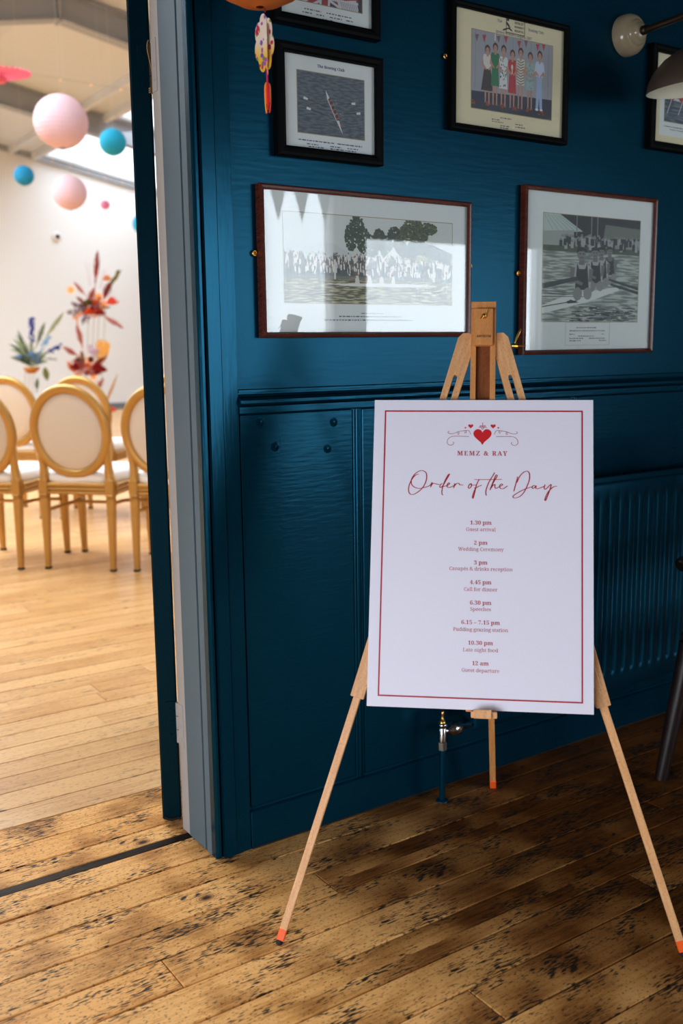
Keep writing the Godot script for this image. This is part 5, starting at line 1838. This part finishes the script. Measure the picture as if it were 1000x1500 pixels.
func flowers() -> void:
	var k := 12.0 / 1458.0
	var rust := mat(Color(0.68, 0.27, 0.20), 0.9)
	var dusty := mat(Color(0.80, 0.48, 0.44), 0.9)
	var peach := mat(Color(0.96, 0.70, 0.52), 0.85)
	var coral := mat(Color(0.95, 0.42, 0.32), 0.8)
	var ochre := mat(Color(0.92, 0.55, 0.10), 0.8)
	var crimson := mat(Color(0.62, 0.03, 0.10), 0.75)
	var plum := mat(Color(0.38, 0.12, 0.20), 0.8)
	var straw := mat(Color(0.82, 0.58, 0.25), 0.85)
	var olive := mat(Color(0.42, 0.38, 0.18), 0.85)
	var lilac := mat(Color(0.78, 0.66, 0.74), 0.85)
	var orange := mat(Color(0.90, 0.36, 0.08), 0.8)
	var face := Vector3(-0.561, 0.15, 0.828)
	var wire := mat(Color(0.80, 0.78, 0.74), 0.3, 0.8)
	# red arrangement: pixel (135, 440) is its middle
	var c := Vector3(4.422, 1.718, -9.936)
	var o := thing("flower_arrangement", "tall rust, peach and crimson dried flower arrangement on a wire stand", "flowers", Vector3(4.231 + 0.05, 0, -9.70))
	var inv := -o.position
	var g := func(x: float, y: float) -> Vector3: return at_pixel_depth(c, x - 135.0, 440.0 - y, k) + inv + Vector3(-0.0006, 0, -0.0008) * (y - 440.0)
	var rods := []
	for x in [131, 139, 146, 155]:
		rods.append([g.call(x, 455) , g.call(x, 560), g.call(x, 655)])
	stems(o, rods, 0.006, wire)
	var st := begin(true)
	for y in [462, 520, 648]:
		var ring := []
		for i in 25:
			ring.append(g.call(143, y) + Vector3(cos(TAU * i / 24), 0, sin(TAU * i / 24)) * 0.13)
		tube(st, ring, 0.005, 6, false)
	obj("stand_ring", st, wire, o)
	plume(o, g.call(138, 416), g.call(139, 376), 0.042, rust)
	plume(o, g.call(124, 432), g.call(109, 416), 0.030, dusty)
	plume(o, g.call(152, 438), g.call(158, 418), 0.062, rust)
	plume(o, g.call(152, 462), g.call(179, 478), 0.040, dusty)
	plume(o, g.call(128, 445), g.call(136, 425), 0.05, dusty)
	plume(o, g.call(124, 508), g.call(115, 478), 0.045, dusty)
	plume(o, g.call(118, 520), g.call(98, 508), 0.045, dusty)
	plume(o, g.call(146, 575), g.call(156, 556), 0.04, dusty)
	plume(o, g.call(158, 606), g.call(175, 556), 0.022, straw)
	plume(o, g.call(158, 606), g.call(160, 640), 0.03, coral)
	plume(o, g.call(116, 546), g.call(104, 530), 0.05, peach)
	for d in [[103, 425, 0.060], [144, 436, 0.066], [152, 447, 0.060], [136, 527, 0.066], [143, 551, 0.05]]:
		daisy(o, g.call(d[0], d[1]), d[2], face, peach, ochre)
	bloom(o, g.call(155, 411), 0.045, peach)
	bloom(o, g.call(164, 445), 0.060, coral)
	bloom(o, g.call(147, 460), 0.055, crimson)
	bloom(o, g.call(148, 541), 0.070, crimson)
	bloom(o, g.call(156, 543), 0.045, crimson)
	bloom(o, g.call(133, 459), 0.060, orange)
	bloom(o, g.call(116, 540), 0.06, crimson)
	bloom(o, g.call(129, 446), 0.05, olive)
	bloom(o, g.call(166, 600), 0.04, coral)
	bloom(o, g.call(174, 602), 0.035, coral)
	for q in [[112, 452, 104, 445], [118, 456, 101, 457], [124, 452, 108, 460], [128, 462, 124, 470]]:
		spray(o, "berry_spray", g.call(130, 452), g.call(q[2], q[3]), 0.028, plum, 26)
	for q in [[140, 514], [146, 508], [136, 506]]:
		spray(o, "floret_spray", g.call(141, 522), g.call(q[0], q[1]), 0.03, lilac, 22)
	blade(o, "leaf", g.call(152, 438), g.call(176, 397), 0.022, olive)
	blade(o, "leaf", g.call(168, 412), g.call(174, 398), 0.026, olive)
	for q in [[122, 512, 128, 542], [116, 520, 131, 545], [112, 524, 126, 540]]:
		blade(o, "leaf", g.call(q[2], q[3]), g.call(q[0], q[1]), 0.03, mat(Color(0.45, 0.30, 0.16), 0.8))
	blade(o, "leaf", g.call(112, 464), g.call(116, 478), 0.014, straw)
	# filler round the hearts of both clusters
	for q in [[133, 452, 30, 22, 15], [138, 536, 30, 22, 15]]:
		for i in int(q[4]):
			var a := rng.randf() * TAU
			var l := rng.randf_range(0.45, 1.0)
			plume(o, g.call(q[0] + cos(a) * 5, q[1] - sin(a) * 4), g.call(q[0] + cos(a) * q[2] * l, q[1] - sin(a) * q[3] * l), rng.randf_range(0.022, 0.045), [dusty, rust, peach, lilac, plum][i % 5])
		for i in 5:
			bloom(o, g.call(q[0] + rng.randf_range(-14, 16), q[1] + rng.randf_range(-12, 12)), rng.randf_range(0.03, 0.045), [peach, dusty, coral, orange, crimson][i])
	# dried palm fan
	for i in 9:
		var a := -0.35 + 0.95 * i / 8.0
		blade(o, "palm_blade", g.call(152, 532), g.call(152 + 22 * sin(a), 532 - 36 * cos(a)), 0.036, straw, 0.0)
	for q in [[122, 385, 130, 420], [127, 388, 132, 420], [150, 396, 144, 424], [153, 398, 146, 424]]:
		st = begin(true)
		tube(st, [g.call(q[2], q[3]), g.call(q[0], q[1])], 0.0025, 5)
		obj("grass_stem", st, lilac, o)
	# blue arrangement: pixel (45, 520) is its middle
	var cb := Vector3(3.742, 1.078, -10.268)
	var b := thing("flower_arrangement", "low blue and grey-green flower arrangement in a gold bowl on a wire stand", "flowers", Vector3(3.69, 0, -10.2))
	var ib := -b.position
	var h := func(x: float, y: float) -> Vector3: return at_pixel_depth(cb, x - 45.0, 520.0 - y, k) + ib + Vector3(-0.0006, 0, -0.0008) * (y - 520.0)
	var sage := mat(Color(0.45, 0.50, 0.38), 0.85)
	var deep_green := mat(Color(0.22, 0.27, 0.17), 0.85)
	var blue := mat(Color(0.04, 0.13, 0.50), 0.8)
	var sky := mat(Color(0.50, 0.66, 0.80), 0.85)
	var pale := mat(Color(0.70, 0.73, 0.58), 0.85)
	stems(b, [[h.call(44, 540), h.call(44, 652)], [h.call(50, 540), h.call(50, 652)], [h.call(38, 540), h.call(38, 652)]], 0.006, wire)
	st = begin(true)
	var bp: Vector3 = h.call(47, 541)
	lathe(st, [Vector2(0.0, -0.05), Vector2(0.05, -0.045), Vector2(0.09, 0.0), Vector2(0.10, 0.03), Vector2(0.085, 0.03), Vector2(0.0, 0.0)], 24, at(bp.x, bp.y, bp.z))
	obj("bowl", st, mat(Color(0.66, 0.42, 0.16), 0.4, 0.5), b)
	st = begin(true)
	var rg := []
	for i in 25:
		rg.append(h.call(44, 650) + Vector3(cos(TAU * i / 24), 0, sin(TAU * i / 24)) * 0.12)
	tube(st, rg, 0.006, 6, false)
	obj("stand_ring", st, wire, b)
	spray(b, "blue_spike", h.call(46, 512), h.call(44, 468), 0.030, blue, 60)
	spray(b, "blue_spike", h.call(64, 520), h.call(90, 505), 0.026, blue, 44)
	spray(b, "pale_spike", h.call(58, 512), h.call(72, 493), 0.026, sky, 36)
	plume(b, h.call(66, 494), h.call(87, 464), 0.040, pale)
	plume(b, h.call(53, 506), h.call(62, 478), 0.035, sage)
	for q in [[12, 504], [14, 512], [18, 496], [24, 484], [30, 498], [20, 524], [34, 500], [38, 504], [22, 490]]:
		blade(b, "leaf", h.call(42, 532), h.call(q[0], q[1]), 0.020, sage if q[0] % 4 else deep_green, 0.05)
	for q in [[30, 518], [26, 526], [58, 516], [66, 522], [36, 524], [70, 530]]:
		blade(b, "leaf", h.call(46, 536), h.call(q[0], q[1]), 0.035, deep_green if q[0] < 40 else sage, 0.03)
	blade(b, "leaf", h.call(66, 538), h.call(71, 558), 0.04, mat(Color(0.36, 0.37, 0.16), 0.8), 0.0)
	for q in [[47, 522, 0.05], [52, 528, 0.045], [29, 525, 0.035], [57, 532, 0.035]]:
		bloom(b, h.call(q[0], q[1]), q[2], sky)
	for i in 12:
		var a := rng.randf_range(0.1, 3.0)
		var l := rng.randf_range(0.5, 1.0)
		plume(b, h.call(47, 530), h.call(47 + cos(a) * 30 * l, 530 - sin(a) * 30 * l), rng.randf_range(0.02, 0.035), [sage, deep_green, pale, sky][i % 4])
	spray(b, "leaf_spray", h.call(64, 524), h.call(84, 528), 0.02, deep_green, 10)
	plume(b, h.call(56, 572), h.call(56, 556), 0.03, sage)

# ---------------------------------------------------------------- hall details
func hall_details() -> void:
	# dome camera on the white wall
	var o := thing("security_camera", "small white dome security camera high on the white wall", "camera", Vector3(6.27, 3.17, FAR_Z + 0.001))
	var outward := Transform3D(Basis(Vector3.RIGHT, PI / 2), Vector3.ZERO)
	var st := begin(true)
	lathe(st, [Vector2(0.085, 0), Vector2(0.085, 0.03), Vector2(0.07, 0.05), Vector2(0.05, 0.055)], 28, outward)
	obj("housing", st, M.white_cloth, o)
	st = begin(true)
	lathe(st, [Vector2(0.034, 0.054), Vector2(0.030, 0.064), Vector2(0.016, 0.071), Vector2(0, 0.072)], 22, outward)
	obj("lens_dome", st, mat(Color(0.02, 0.05, 0.05), 0.1), o)
	# strings of warm fairy lights across the hall
	for run in [[Vector3(3.2, 4.02, -11.5), Vector3(8.5, 3.5, -12.5), 0.30, "string of tiny warm fairy lights sagging across the foot of the far skylight"], [Vector3(1.2, 3.75, -7.6), Vector3(6.8, 3.7, -7.2), 0.18, "string of tiny warm fairy lights crossing in front of the roof beams"]]:
		var a: Vector3 = run[0]
		var b: Vector3 = run[1]
		var s := thing("light_string", run[3], "string lights", a)
		var pts := []
		for i in 41:
			var t := i / 40.0
			pts.append((b - a) * t - Vector3(0, sin(PI * t) * run[2], 0))
		st = begin(true)
		tube(st, pts, 0.0014, 5)
		obj("wire", st, mat(Color(0.55, 0.52, 0.46), 0.6), s)
		var glow := mat(Color(1.0, 0.80, 0.55), 0.4)
		glow.emission_enabled = true
		glow.emission = Color(1.0, 0.66, 0.35)
		glow.emission_energy_multiplier = 0.6
		for i in range(1, 40, 2):
			st = begin(true)
			var p: Vector3 = pts[i] - Vector3(0, 0.013, 0)
			lathe(st, [Vector2(0, -0.010), Vector2(0.006, -0.005), Vector2(0.006, 0.004), Vector2(0.003, 0.010), Vector2(0.0, 0.011)], 10, at(p.x, p.y, p.z))
			obj("bulb", st, glow, s)

# ---------------------------------------------------------------- furniture of the near room
func near_furniture() -> void:
	# dark armchair facing the camera's left: only a leg and the end of an arm are in view
	var o := thing("armchair", "dark wooden armchair at the edge of view beside the radiator", "chair", Vector3(2.30, 0, 0.53))
	for q in [[-0.235, -0.218, -0.185, -0.19], [-0.235, 0.218, -0.185, 0.19], [0.25, -0.218, 0.20, -0.19], [0.25, 0.218, 0.20, 0.19]]:
		var st := begin(true)
		tube(st, [Vector3(q[0], 0.001, q[1]), Vector3(lerpf(q[0], q[2], 0.5), 0.18, lerpf(q[1], q[3], 0.5)), Vector3(q[2], 0.37, q[3])], [0.017, 0.021, 0.023], 12)
		obj("leg", st, M.old_wood, o)
	var st := begin()
	box(st, Vector3(0.43, 0.035, 0.44), at(0.025, 0.38, 0), 0.012)
	obj("seat", st, M.old_wood, o)
	for z in [-0.185, 0.185]:
		st = begin(true)
		tube(st, curve([Vector3(-0.240, 0.580, z), Vector3(-0.215, 0.583, z), Vector3(-0.10, 0.585, z), Vector3(0.25, 0.585, z)], 5), [0.010, 0.015, 0.018, 0.019, 0.02, 0.02, 0.02, 0.02, 0.02, 0.02, 0.02, 0.02, 0.02, 0.02, 0.02, 0.02], 12)
		obj("arm", st, M.old_wood, o)
		st = begin(true)
		tube(st, [Vector3(-0.17, 0.39, z), Vector3(-0.15, 0.575, z)], 0.013, 10)
		obj("arm_post", st, M.old_wood, o)
		st = begin(true)
		tube(st, [Vector3(0.22, 0.38, z), Vector3(0.28, 0.88, z)], 0.016, 10)
		obj("back_post", st, M.old_wood, o)
	st = begin()
	box(st, Vector3(0.025, 0.28, 0.40), Transform3D(Basis(Vector3(0, 0, 1), -0.12), Vector3(0.268, 0.74, 0)), 0.01)
	obj("backrest", st, M.old_wood, o)
